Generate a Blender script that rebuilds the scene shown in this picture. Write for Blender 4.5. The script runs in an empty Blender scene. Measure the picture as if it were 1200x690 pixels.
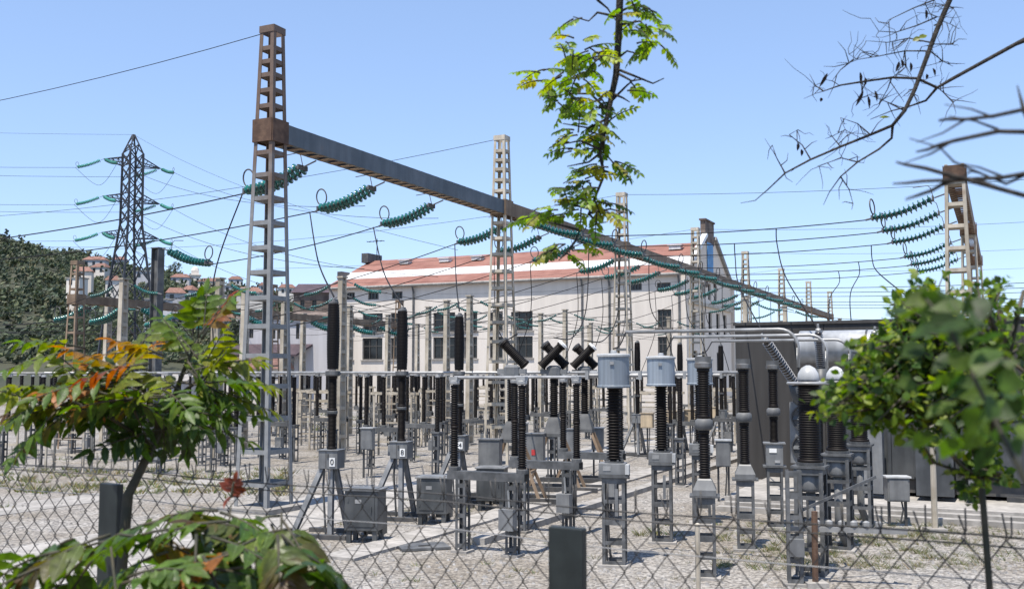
import bpy, math, random
from mathutils import Vector, Matrix
random.seed(7)
R = math.radians
S = bpy.context.scene
COL = S.collection

# ------------------------------------------------------------------ camera, sky, sun, exposure
F = 1200.0; PITCH = math.atan(93 / F); EYE = 3.0
cam = bpy.data.cameras.new('camera'); cam.sensor_width = 36; cam.lens = 36.0
cam.clip_start = 0.05; cam.clip_end = 9000
cam.dof.use_dof = True; cam.dof.focus_distance = 24; cam.dof.aperture_fstop = 8
co = bpy.data.objects.new('camera', cam); COL.objects.link(co)
co.location = (0, 0, EYE); co.rotation_euler = (math.pi / 2 + PITCH, 0, 0)
S.camera = co
SUN_EL, SHX, SHY = R(69), .46, .888          # shadows fall away and to the right
w = bpy.data.worlds.new('World'); S.world = w; w.use_nodes = True
nt = w.node_tree; bg = nt.nodes['Background']
sky = nt.nodes.new('ShaderNodeTexSky'); sky.sky_type = 'NISHITA'; sky.sun_disc = False
sky.sun_elevation = SUN_EL; sky.sun_rotation = math.atan2(-SHX, -SHY)
sky.altitude = 1200; sky.air_density = 1.0; sky.dust_density = .3; sky.ozone_density = 3.2
gmn = nt.nodes.new('ShaderNodeGamma'); gmn.inputs[1].default_value = .6      # compresses the sky's brightness range
mxn = nt.nodes.new('ShaderNodeMix'); mxn.data_type = 'RGBA'; mxn.blend_type = 'MULTIPLY'; mxn.inputs[0].default_value = 1; mxn.inputs[7].default_value = (1.36, 1.52, 1.82, 1)
nt.links.new(sky.outputs[0], gmn.inputs[0]); nt.links.new(gmn.outputs[0], mxn.inputs[6]); nt.links.new(mxn.outputs[2], bg.inputs[0]); bg.inputs[1].default_value = 0.15
sl = bpy.data.lights.new('sun', 'SUN'); sl.energy = 4.7; sl.angle = R(.5); sl.color = (1, .935, .84)
so = bpy.data.objects.new('sun', sl); COL.objects.link(so)
so.rotation_euler = Vector((SHX * math.cos(SUN_EL), SHY * math.cos(SUN_EL), -math.sin(SUN_EL))).to_track_quat('-Z', 'Y').to_euler()
S.view_settings.view_transform = 'Standard'; S.view_settings.look = 'None'
S.view_settings.gamma = 1; S.view_settings.exposure = 0.62
S.render.engine = 'CYCLES'
S.cycles.use_denoising = True
S.cycles.max_bounces = 6; S.cycles.transparent_max_bounces = 8

# ------------------------------------------------------------------ measuring helpers
def P(px, py, Y):
    v = (345 - py) / F
    t = Y / (math.cos(PITCH) - v * math.sin(PITCH))
    return Vector(((px - 600) / F * t, Y, EYE + t * (math.sin(PITCH) + v * math.cos(PITCH))))
def G(px, py, z=0.0):
    v = (345 - py) / F
    rz = math.sin(PITCH) + v * math.cos(PITCH)
    t = (z - EYE) / rz
    return Vector(((px - 600) / F * t, t * (math.cos(PITCH) - v * math.sin(PITCH)), z))
UX, UY = .432, .902                      # along the long girder
def yard(s, t, z=0.0):                   # s along the girder, t to the left of it
    return Vector((-5.48 + UX * s - UY * t, 22.9 + UY * s + UX * t, z))
AU = math.atan2(UY, UX); AV = AU + math.pi / 2

# ------------------------------------------------------------------ mesh builder
class MB:
    def __init__(s): s.v = []; s.f = []; s.c = []
    def add(s, vs, fs, col=None):
        n = len(s.v); s.v += [tuple(v) for v in vs]
        s.f += [tuple(i + n for i in f) for f in fs]
        if col is not None: s.c += [col] * len(fs)
        return s
    def box(s, c, d, rz=0.0, M=None):
        x, y, z = d[0] / 2, d[1] / 2, d[2] / 2
        vs = [Vector((a * x, b * y, e * z)) for a in (-1, 1) for b in (-1, 1) for e in (-1, 1)]
        if M is not None: vs = [M @ v for v in vs]
        elif rz:
            q = Matrix.Rotation(rz, 3, 'Z'); vs = [q @ v for v in vs]
        c = Vector(c)
        return s.add([v + c for v in vs], [(0, 1, 3, 2), (4, 6, 7, 5), (0, 4, 5, 1), (2, 3, 7, 6), (0, 2, 6, 4), (1, 5, 7, 3)])
    def prism(s, a, b, sec, ex=None):    # extrude a 2D outline from a to b
        a, b = Vector(a), Vector(b); d = (b - a).normalized()
        ex = Vector(ex) if ex is not None else (Vector((0, 0, 1)) if abs(d.z) < .9 else Vector((1, 0, 0)))
        ex = (ex - d * ex.dot(d)).normalized(); ey = d.cross(ex)
        n = len(sec)
        vs = [p + ex * u + ey * w_ for p in (a, b) for u, w_ in sec]
        fs = [(i, (i + 1) % n, n + (i + 1) % n, n + i) for i in range(n)] + [tuple(range(n))[::-1], tuple(range(n, 2 * n))]
        return s.add(vs, fs)
    def bar(s, a, b, wd, ht=None, ex=None):
        ht = ht or wd; x, y = wd / 2, ht / 2
        return s.prism(a, b, [(-x, -y), (x, -y), (x, y), (-x, y)], ex)
    def ell(s, a, b, wd, t, dx, dy):     # angle iron, flanges towards dx and dy (signs in local xy)
        return s.prism(a, b, [(0, 0), (dx * wd, 0), (dx * wd, dy * t), (dx * t, dy * t), (dx * t, dy * wd), (0, dy * wd)], (1, 0, 0))
    def tube(s, pts, r, n=6, cap=True):
        pts = [Vector(p) for p in pts]; m = len(pts)
        rs = r if isinstance(r, (list, tuple)) else [r] * m
        vs = []; ref = None
        for i, p in enumerate(pts):
            d = (pts[min(i + 1, m - 1)] - pts[max(i - 1, 0)])
            d = d.normalized() if d.length > 1e-9 else Vector((0, 0, 1))
            if ref is None: ref = Vector((0, 0, 1)) if abs(d.z) < .9 else Vector((1, 0, 0))
            x = (ref - d * ref.dot(d))
            if x.length < 1e-4: x = d.orthogonal()
            x.normalize(); ref = x; y = d.cross(x)
            for k in range(n):
                a = 2 * math.pi * k / n
                vs.append(p + (x * math.cos(a) + y * math.sin(a)) * rs[i])
        fs = [(i * n + k, i * n + (k + 1) % n, (i + 1) * n + (k + 1) % n, (i + 1) * n + k) for i in range(m - 1) for k in range(n)]
        if cap: fs += [tuple(range(n))[::-1], tuple(range((m - 1) * n, m * n))]
        return s.add(vs, fs)
    def lathe(s, prof, n=12, M=None, o=(0, 0, 0)):
        vs = []; o = Vector(o)
        for r, z in prof:
            for k in range(n):
                a = 2 * math.pi * k / n; v = Vector((r * math.cos(a), r * math.sin(a), z))
                vs.append((M @ v if M is not None else v) + o)
        m = len(prof)
        fs = [(i * n + k, i * n + (k + 1) % n, (i + 1) * n + (k + 1) % n, (i + 1) * n + k) for i in range(m - 1) for k in range(n)]
        fs += [tuple(range(n))[::-1], tuple(range((m - 1) * n, m * n))]
        return s.add(vs, fs)
    def build(s, name, mat, parent=None, smooth=False, bevel=0):
        me = bpy.data.meshes.new(name); me.from_pydata(s.v, [], s.f); me.update()
        if s.c:
            at = me.color_attributes.new('tint', 'FLOAT_COLOR', 'CORNER'); k = 0
            buf = []
            for f, c in zip(s.f, s.c): buf += [c[0], c[1], c[2], 1.0] * len(f)
            at.data.foreach_set('color', buf)
        if smooth:
            me.polygons.foreach_set('use_smooth', [True] * len(me.polygons))
        me.materials.append(mat)
        o = bpy.data.objects.new(name, me); COL.objects.link(o)
        if parent: o.parent = parent
        if bevel:
            b = o.modifiers.new('bevel', 'BEVEL'); b.width = bevel; b.segments = 2; b.limit_method = 'ANGLE'
        return o
def along(a, b):                          # matrix turning +Z into a->b
    return (Vector(b) - Vector(a)).to_track_quat('Z', 'Y').to_matrix()
def ribbed(h, rc, rs, n):                 # porcelain shed profile
    p = [(rc * 1.25, 0), (rc * 1.25, .05), (rc, .055)]
    q = (h - .11) / n
    for i in range(n):
        z = .055 + i * q
        p += [(rc, z + q * .15), (rs, z + q * .38), (rs * .98, z + q * .5), (rc, z + q * .9)]
    return p + [(rc, h - .055), (rc * 1.25, h - .05), (rc * 1.25, h)]
ORD = 'first second third fourth fifth sixth seventh eighth ninth tenth eleventh twelfth'.split()
def nth(i): return ORD[i] if i < 12 else '%dth' % (i + 1) if (i + 1) % 10 not in (1, 2, 3) or i < 20 else '%d%s' % (i + 1, {1: 'st', 2: 'nd', 3: 'rd'}[(i + 1) % 10])

# ------------------------------------------------------------------ things
def tag(o, label, cat, group=None, kind=None):
    if label: o['label'] = label
    if cat: o['category'] = cat
    if group: o['group'] = group
    if kind: o['kind'] = kind
    return o
def thing(name, label, cat, loc=(0, 0, 0), rz=0.0, group=None):
    o = bpy.data.objects.new(name, None); COL.objects.link(o); o.empty_display_size = .2
    o.location = loc; o.rotation_euler = (0, 0, rz)
    return tag(o, label, cat, group)
KIDS = {}
def copy_tree(o, parent=None):
    c = o.copy(); COL.objects.link(c)
    if parent: c.parent = parent
    for ch in list(o.children): copy_tree(ch, c)
    return c
class Kind:                               # first place() uses the original, later ones copy it with its parts
    def __init__(s, root): s.root = root; s.used = False
    def place(s, loc, rz, label, group=None, scale=None, tilt=None):
        o = copy_tree(s.root) if s.used else s.root
        s.used = True
        o.location = loc; o.rotation_euler = (0, tilt or 0, rz)
        if scale: o.scale = (scale, scale, scale)
        o['label'] = label
        if group: o['group'] = group
        return o

# ------------------------------------------------------------------ materials
def base_mat(name):
    m = bpy.data.materials.new(name); m.use_nodes = True
    return m, m.node_tree, m.node_tree.nodes['Principled BSDF']
def mat(name, c1, c2=None, rough=.6, metal=0.0, scale=3.0, lo=.4, hi=.65, bump=0.0, bscale=None, c3=None, coat=0, detail=6, stretch=None, dirt=.8):
    m, t, b = base_mat(name); N, L = t.nodes, t.links
    b.inputs['Roughness'].default_value = rough; b.inputs['Metallic'].default_value = metal
    if coat: b.inputs['Coat Weight'].default_value = coat
    oi = N.new('ShaderNodeObjectInfo'); vr = N.new('ShaderNodeMapRange'); vr.inputs[3].default_value = .82; vr.inputs[4].default_value = 1.16; L.new(oi.outputs['Random'], vr.inputs[0])
    hv = N.new('ShaderNodeHueSaturation'); L.new(vr.outputs[0], hv.inputs['Value']); hv.inputs['Color'].default_value = (*c1, 1); L.new(hv.outputs[0], b.inputs['Base Color'])
    tc = N.new('ShaderNodeTexCoord'); src = tc.outputs['Object']
    if stretch:
        mp = N.new('ShaderNodeMapping'); mp.inputs['Scale'].default_value = stretch
        L.new(src, mp.inputs[0]); src = mp.outputs[0]
    if c2 is not None:
        no = N.new('ShaderNodeTexNoise'); no.inputs['Scale'].default_value = scale; no.inputs['Detail'].default_value = detail
        L.new(src, no.inputs['Vector'])
        rp = N.new('ShaderNodeValToRGB'); e = rp.color_ramp.elements
        e[0].position = lo; e[0].color = (*c1, 1); e[1].position = hi; e[1].color = (*c2, 1)
        if c3: x = e.new((hi + 1) / 2); x.color = (*c3, 1)
        L.new(no.outputs['Fac'], rp.inputs[0])
        st_ = N.new('ShaderNodeTexNoise'); st_.inputs['Scale'].default_value = max(4, scale); st_.inputs['Detail'].default_value = 7
        sm = N.new('ShaderNodeMapping'); sm.inputs['Scale'].default_value = (1.6, 1.6, .22); L.new(src, sm.inputs[0]); L.new(sm.outputs[0], st_.inputs['Vector'])
        sr = N.new('ShaderNodeMapRange'); sr.inputs[1].default_value = .42; sr.inputs[2].default_value = .62; sr.inputs[3].default_value = .74; sr.inputs[4].default_value = 1.0; L.new(st_.outputs['Fac'], sr.inputs[0])
        dm = N.new('ShaderNodeMix'); dm.data_type = 'RGBA'; dm.blend_type = 'MULTIPLY'; dm.inputs[0].default_value = dirt; L.new(rp.outputs[0], dm.inputs[6]); L.new(sr.outputs[0], dm.inputs[7])
        L.new(dm.outputs[2], hv.inputs['Color'])
    if bump:
        n2 = N.new('ShaderNodeTexNoise'); n2.inputs['Scale'].default_value = bscale or scale * 6; n2.inputs['Detail'].default_value = 5
        L.new(src, n2.inputs['Vector'])
        bp = N.new('ShaderNodeBump'); bp.inputs['Strength'].default_value = bump; bp.inputs['Distance'].default_value = .02
        L.new(n2.outputs['Fac'], bp.inputs['Height']); L.new(bp.outputs[0], b.inputs['Normal'])
    return m
def leaf_mat(name, gloss=.35, trans=.45, blot=70):
    m, t, b = base_mat(name); N, L = t.nodes, t.links
    at = N.new('ShaderNodeAttribute'); at.attribute_name = 'tint'
    b.inputs['Roughness'].default_value = gloss
    tcn = N.new('ShaderNodeTexCoord'); ln = N.new('ShaderNodeTexNoise'); ln.inputs['Scale'].default_value = blot; ln.inputs['Detail'].default_value = 6; L.new(tcn.outputs['Object'], ln.inputs['Vector'])
    lr = N.new('ShaderNodeMapRange'); lr.inputs[1].default_value = .3; lr.inputs[2].default_value = .7; lr.inputs[3].default_value = .6; lr.inputs[4].default_value = 1.35; L.new(ln.outputs['Fac'], lr.inputs[0])
    lm = N.new('ShaderNodeMix'); lm.data_type = 'RGBA'; lm.blend_type = 'MULTIPLY'; lm.inputs[0].default_value = 1; L.new(at.outputs['Color'], lm.inputs[6]); L.new(lr.outputs[0], lm.inputs[7])
    L.new(lm.outputs[2], b.inputs['Base Color'])
    lb = N.new('ShaderNodeBump'); lb.inputs['Strength'].default_value = .35; lb.inputs['Distance'].default_value = .004; L.new(ln.outputs['Fac'], lb.inputs['Height']); L.new(lb.outputs[0], b.inputs['Normal'])
    hs = N.new('ShaderNodeHueSaturation'); hs.inputs['Saturation'].default_value = 1.15; hs.inputs['Value'].default_value = 1.7
    L.new(lm.outputs[2], hs.inputs['Color'])
    tr = N.new('ShaderNodeBsdfTranslucent'); L.new(hs.outputs[0], tr.inputs['Color'])
    mx = N.new('ShaderNodeMixShader'); mx.inputs[0].default_value = trans
    L.new(b.outputs[0], mx.inputs[1]); L.new(tr.outputs[0], mx.inputs[2])
    L.new(mx.outputs[0], N['Material Output'].inputs[0])
    return m
M = {}
M['galv'] = mat('galvanised_steel', (.075, .078, .08), (.15, .153, .157), .6, .2, 5, c3=(.13, .1, .075))
M['legs'] = mat('galvanised_legs', (.2, .205, .21), (.3, .305, .31), .55, .15, 5)
M['consv'] = mat('pale_grey_enamel', (.3, .31, .32), (.4, .41, .42), .35, 0, 2)
M['steel'] = mat('grey_painted_steel', (.075, .078, .082), (.135, .137, .137), .6, 0, 2.5, c3=(.13, .1, .075))
M['darksteel'] = mat('dark_steel', (.05, .052, .055), (.09, .085, .08), .5, 0, 4)
M['cabinet'] = mat('dark_grey_enamel', (.055, .06, .064), (.085, .09, .092), .45, 0, 3, bump=.1, bscale=8)
M['boxgrey'] = mat('light_grey_enamel', (.15, .155, .16), (.215, .22, .222), .45, 0, 3, c3=(.19, .165, .14))
M['tank'] = mat('blue_grey_enamel', (.2, .24, .285), (.26, .295, .335), .4, 0, 1.5, stretch=(3, 3, .5))
M['lid'] = mat('white_enamel', (.45, .46, .46), (.55, .55, .55), .4, 0, 3)
M['beige'] = mat('weathered_beige_paint', (.37, .325, .255), (.53, .475, .39), .75, 0, 2, c3=(.24, .15, .09), bump=.15)
M['beigebox'] = mat('tan_paint', (.5, .4, .27), (.42, .34, .24), .55, 0, 3)
M['rust'] = mat('rusty_steel', (.09, .05, .033), (.17, .1, .064), .85, 0, 4, c3=(.24, .16, .11), bump=.3)
M['rustbeam'] = mat('rust_stained_paint', (.19, .13, .085), (.29, .215, .15), .8, 0, 1.6, c3=(.13, .075, .04), bump=.2)
M['blueweb'] = mat('faded_blue_grey_paint', (.075, .092, .108), (.115, .13, .145), .6, 0, 1.2, c3=(.2, .15, .12), bump=.12)
M['porc'] = mat('brown_porcelain', (.005, .0035, .0032), (.009, .0055, .0045), .6, 0, 2)
M['porc'].node_tree.nodes['Principled BSDF'].inputs['Specular IOR Level'].default_value = .25
M['glass_ins'] = mat('teal_glass', (.006, .085, .075), (.014, .15, .13), .2, 0, 6, coat=.3)
M['pale_ins'] = mat('pale_green_glass', (.05, .24, .19), (.09, .32, .26), .2, 0, 6)
M['wire'] = mat('weathered_conductor', (.016, .016, .018), None, .75, 0)
M['wire'].node_tree.nodes['Principled BSDF'].inputs['Specular IOR Level'].default_value = .2
M['pipe'] = mat('aluminium_tube', (.3, .3, .295), (.4, .4, .395), .42, .3, 4)
M['concrete'] = mat('concrete', (.27, .255, .235), (.36, .34, .315), .9, 0, 1.5, bump=.3, bscale=20)
M['render'] = mat('cream_render', (.61, .555, .495), (.73, .675, .61), .9, 0, .35, lo=.3, hi=.7, bump=.1, bscale=4, stretch=(.25, .25, .12), dirt=.28)
M['gable'] = mat('pinkish_render', (.62, .54, .45), (.74, .66, .57), .9, 0, .4, stretch=(.3, .3, .2), dirt=.4)
M['whitewall'] = mat('white_render', (.46, .445, .45), (.54, .525, .535), .9, 0, .4, stretch=(.3, .3, .2), dirt=.4)
M['oldwall'] = mat('stained_old_masonry', (.1, .075, .065), (.22, .175, .145), .95, 0, .8, bump=.4, bscale=3)
M['whitesheet'] = mat('white_roof_sheet', (.66, .655, .64), (.72, .715, .7), .5, 0, 1)
M['glass'] = mat('dark_window_glass', (.006, .007, .008), (.016, .018, .02), .15, 0, .8)
M['frame'] = mat('dark_window_frame', (.07, .065, .06), None, .6)
M['darkroof'] = mat('dark_purple_roofing', (.05, .034, .042), (.075, .05, .06), .8, 0, 1)
M['redroof'] = mat('red_tiles', (.17, .085, .065), (.25, .14, .11), .85, 0, 2)
M['bluepaint'] = mat('faded_blue_paint', (.12, .33, .62), (.2, .42, .68), .8, 0, 2)
M['towersteel'] = mat('dark_tower_steel', (.03, .035, .045), (.05, .055, .066), .6, 0, 2)
M['firewall'] = mat('dark_grey_concrete', (.036, .034, .033), (.06, .057, .055), .85, 0, .6, bump=.2, bscale=6, stretch=(1, 1, .3))
M['trafo'] = mat('transformer_grey', (.05, .055, .06), (.08, .086, .092), .5, 0, 2)
M['fencepost'] = mat('dark_green_grey_paint', (.010, .014, .0145), (.02, .026, .026), .5, 0, 12)
M['meshwire'] = mat('dull_fence_wire', (.035, .033, .031), (.1, .095, .09), .55, .2, 8)
M['brightwire'] = mat('galvanised_tension_wire', (.3, .3, .3), None, .45, .4)
M['bark'] = mat('dark_bark', (.02, .017, .014), (.05, .042, .034), .9, 0, 60, bump=.4, bscale=150)
M['stem'] = mat('brown_green_stem', (.035, .035, .018), (.07, .055, .03), .7, 0, 30)
M['pod'] = mat('dry_seed_pod', (.025, .015, .01), None, .7)
M['leaf'] = leaf_mat('leaf', .45, .5)
M['glossleaf'] = leaf_mat('glossy_leaf', .42, .4)
M['bushleaf'] = leaf_mat('bush_leaf', .55, .5)
M['woodleaf'] = leaf_mat('hillside_leaf', .7, .15, .3)
M['weed'] = leaf_mat('dry_weed', .7, .3, 3)
M['label'] = mat('white_plate', (.75, .75, .73), None, .4)
M['ink'] = mat('black_lettering', (.012, .012, .014), None, .5)
M['red'] = mat('red_marking', (.42, .04, .04), None, .5)
M['insulbright'] = mat('grey_shed_porcelain', (.025, .02, .018), (.04, .03, .026), .15, 0, 2, coat=.6)
M['shedrim'] = mat('pale_shed_edges', (.3, .3, .3), None, .3)

def pylon_mat():                           # rusty upper half, grey paint below: the paint has weathered away at the top
    m, t, b = base_mat('weathered_pylon_paint'); N, L = t.nodes, t.links
    tc = N.new('ShaderNodeTexCoord'); sp = N.new('ShaderNodeSeparateXYZ'); L.new(tc.outputs['Object'], sp.inputs[0])
    no = N.new('ShaderNodeTexNoise'); no.inputs['Scale'].default_value = 2.2; no.inputs['Detail'].default_value = 8; L.new(tc.outputs['Object'], no.inputs['Vector'])
    ad = N.new('ShaderNodeMath'); ad.operation = 'MULTIPLY_ADD'; ad.inputs[1].default_value = 5; L.new(no.outputs['Fac'], ad.inputs[0]); L.new(sp.outputs['Z'], ad.inputs[2])
    mr = N.new('ShaderNodeMapRange'); mr.inputs[1].default_value = 8.7; mr.inputs[2].default_value = 10.6; L.new(ad.outputs[0], mr.inputs[0])
    n2 = N.new('ShaderNodeTexNoise'); n2.inputs['Scale'].default_value = 7; L.new(tc.outputs['Object'], n2.inputs['Vector'])
    r1 = N.new('ShaderNodeValToRGB'); r1.color_ramp.elements[0].color = (.075, .05, .037, 1); r1.color_ramp.elements[1].color = (.17, .115, .085, 1); L.new(n2.outputs['Fac'], r1.inputs[0])
    r2 = N.new('ShaderNodeValToRGB'); r2.color_ramp.elements[0].color = (.13, .136, .142, 1); r2.color_ramp.elements[1].color = (.27, .275, .275, 1); L.new(n2.outputs['Fac'], r2.inputs[0])
    mx = N.new('ShaderNodeMix'); mx.data_type = 'RGBA'
    L.new(mr.outputs[0], mx.inputs[0]); L.new(r2.outputs[0], mx.inputs[6]); L.new(r1.outputs[0], mx.inputs[7])
    L.new(mx.outputs[2], b.inputs['Base Color']); b.inputs['Roughness'].default_value = .65
    return m
M['pylon'] = pylon_mat()

def gravel():
    m, t, b = base_mat('pale_gravel'); N, L = t.nodes, t.links
    tc = N.new('ShaderNodeTexCoord'); o = tc.outputs['Object']
    v = N.new('ShaderNodeTexVoronoi'); v.inputs['Scale'].default_value = 22; L.new(o, v.inputs['Vector'])
    r1 = N.new('ShaderNodeValToRGB'); e = r1.color_ramp.elements
    e[0].color = (.15, .142, .132, 1); e[1].color = (.37, .352, .328, 1); e[0].position = .15; e[1].position = .85
    sx = N.new('ShaderNodeSeparateColor'); L.new(v.outputs['Color'], sx.inputs[0]); L.new(sx.outputs[0], r1.inputs[0])
    n1 = N.new('ShaderNodeTexNoise'); n1.inputs['Scale'].default_value = .35; n1.inputs['Detail'].default_value = 8; L.new(o, n1.inputs['Vector'])
    r2 = N.new('ShaderNodeValToRGB'); f = r2.color_ramp.elements
    f[0].position = .36; f[0].color = (.78, .73, .66, 1); f[1].position = .58; f[1].color = (1.0, .99, .98, 1)
    L.new(n1.outputs['Fac'], r2.inputs[0])
    mx = N.new('ShaderNodeMix'); mx.data_type = 'RGBA'; mx.blend_type = 'MULTIPLY'; mx.inputs[0].default_value = 1
    L.new(r1.outputs[0], mx.inputs[6]); L.new(r2.outputs[0], mx.inputs[7])
    n3 = N.new('ShaderNodeTexNoise'); n3.inputs['Scale'].default_value = 3.0; n3.inputs['Detail'].default_value = 6; L.new(o, n3.inputs['Vector'])
    r3 = N.new('ShaderNodeValToRGB'); g = r3.color_ramp.elements
    g[0].position = .3; g[0].color = (.82, .8, .77, 1); g[1].position = .6; g[1].color = (1, 1, 1, 1); L.new(n3.outputs['Fac'], r3.inputs[0])
    m2 = N.new('ShaderNodeMix'); m2.data_type = 'RGBA'; m2.blend_type = 'MULTIPLY'; m2.inputs[0].default_value = 1
    L.new(mx.outputs[2], m2.inputs[6]); L.new(r3.outputs[0], m2.inputs[7])
    L.new(m2.outputs[2], b.inputs['Base Color']); b.inputs['Roughness'].default_value = .95
    bp = N.new('ShaderNodeBump'); bp.inputs['Strength'].default_value = .7; bp.inputs['Distance'].default_value = .03
    L.new(v.outputs['Distance'], bp.inputs['Height']); bp.invert = True; L.new(bp.outputs[0], b.inputs['Normal'])
    return m
M['gravel'] = gravel()
def rooftile():
    m, t, b = base_mat('terracotta_sheeting'); N, L = t.nodes, t.links
    tc = N.new('ShaderNodeTexCoord')
    wv = N.new('ShaderNodeTexWave'); wv.inputs['Scale'].default_value = .9; wv.inputs['Distortion'].default_value = .4; L.new(tc.outputs['Object'], wv.inputs['Vector'])
    no = N.new('ShaderNodeTexNoise'); no.inputs['Scale'].default_value = .6; no.inputs['Detail'].default_value = 8; L.new(tc.outputs['Object'], no.inputs['Vector'])
    rp = N.new('ShaderNodeValToRGB'); e = rp.color_ramp.elements
    e[0].position = .3; e[0].color = (.185, .078, .058, 1); e[1].position = .75; e[1].color = (.285, .14, .108, 1); L.new(no.outputs['Fac'], rp.inputs[0])
    L.new(rp.outputs[0], b.inputs['Base Color']); b.inputs['Roughness'].default_value = .85
    bp = N.new('ShaderNodeBump'); bp.inputs['Strength'].default_value = .4; bp.inputs['Distance'].default_value = .08
    L.new(wv.outputs['Fac'], bp.inputs['Height']); L.new(bp.outputs[0], b.inputs['Normal'])
    return m
M['rooftile'] = rooftile()
M['hill'] = mat('hill_scrub', (.03, .04, .018), (.07, .07, .04), .95, 0, .03, c3=(.16, .145, .11))
M['soil'] = mat('dry_soil', (.13, .1, .07), (.2, .16, .11), .95, 0, 2, bump=.4)
M['blind'] = mat('pale_shutter', (.3, .29, .28), None, .7)

# ------------------------------------------------------------------ ground, path, hills
def struct(mb, name, m): 
    o = mb.build(name, m); o['kind'] = 'structure'; return o
g = MB(); g.add([(-4000, -300, 0), (4000, -300, 0), (4000, 6000, 0), (-4000, 6000, 0)], [(0, 1, 2, 3)])
struct(g, 'ground', M['gravel'])
def strip(name, s0, s1, t0, t1, z0, z1, m):
    mb = MB(); q = [yard(s0, t0), yard(s1, t0), yard(s1, t1), yard(s0, t1)]
    vs = [(p.x, p.y, z0) for p in q] + [(p.x, p.y, z1) for p in q]
    mb.add(vs, [(4, 5, 6, 7), (0, 1, 5, 4), (1, 2, 6, 5), (2, 3, 7, 6), (3, 0, 4, 7)])
    return struct(mb, name, m)
strip('service_road', -14, 75, -2.6, -.2 + .9, -.1, .012, M['concrete'])
strip('kerb', -2, 45, -6.5, -6.2, -.1, .12, M['concrete'])
strip('service_path', -12, 6, 4.5, 6.0, -.1, .012, M['concrete'])
tc_ = MB()
for k in range(58):
    c = yard(-4 + k * .62, -5.0); tc_.box((c.x, c.y, .015 + random.uniform(-.004, .012)), (.6, .66, .07), AU + random.uniform(-.012, .012))
struct(tc_, 'trench_covers', M['concrete'])
tc_ = MB()
for k in range(40):
    c = yard(16 + k * .62, -9.4); tc_.box((c.x, c.y, .015 + random.uniform(-.004, .012)), (.6, .66, .07), AU + random.uniform(-.012, .012))
struct(tc_, 'trench_covers', M['concrete'])
# raised bank the photographer stands on (its edge carries the fence)
bk = MB(); prof = [(-6, 1.42), (4.2, 1.42), (4.4, 1.3), (8.5, -.05)]
vs = [(x, y, z) for y, z in prof for x in (-14, 14)]
bk.add(vs, [(0, 1, 3, 2), (2, 3, 5, 4), (4, 5, 7, 6)])
struct(bk, 'bank', M['soil'])

ridge = [(-700, 250), (-300, 262), (0, 285), (82, 297), (110, 306), (150, 316), (200, 321), (235, 334), (300, 342), (350, 346), (400, 352), (500, 366), (700, 392), (860, 415), (1200, 430), (1700, 436)]
def ridge_y(px):
    for (a, ya), (b, yb) in zip(ridge, ridge[1:]):
        if a <= px <= b: return ya + (yb - ya) * (px - a) / (b - a)
    return 436
def hill_z(px, Y):
    zr = (438 - ridge_y(px) - 5) / F * 520
    u = max(0, min(1, (Y - 170) / 350)); sm = u * u * (3 - 2 * u) * .55 + u * .45
    if Y > 520: sm = 1 - .4 * ((Y - 520) / 300) ** 2
    return EYE * u + zr * sm + 2.2 * math.sin(px * .05 + Y * .03) * u * (1 if Y < 500 else .3) - .5 * (1 - u)
hl = MB(); pxs = list(range(-700, 1701, 25)); Ys = [165, 180, 200, 225, 250, 280, 310, 345, 380, 420, 460, 500, 520, 560, 640, 760]
hl.v = [((px - 600) / F * Y, Y, hill_z(px, Y)) for Y in Ys for px in pxs]
n = len(pxs); hl.f = [(j * n + i, j * n + i + 1, (j + 1) * n + i + 1, (j + 1) * n + i) for j in range(len(Ys) - 1) for i in range(n - 1)]
o = hl.build('hillside', M['hill'], smooth=True); o['kind'] = 'structure'

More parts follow.
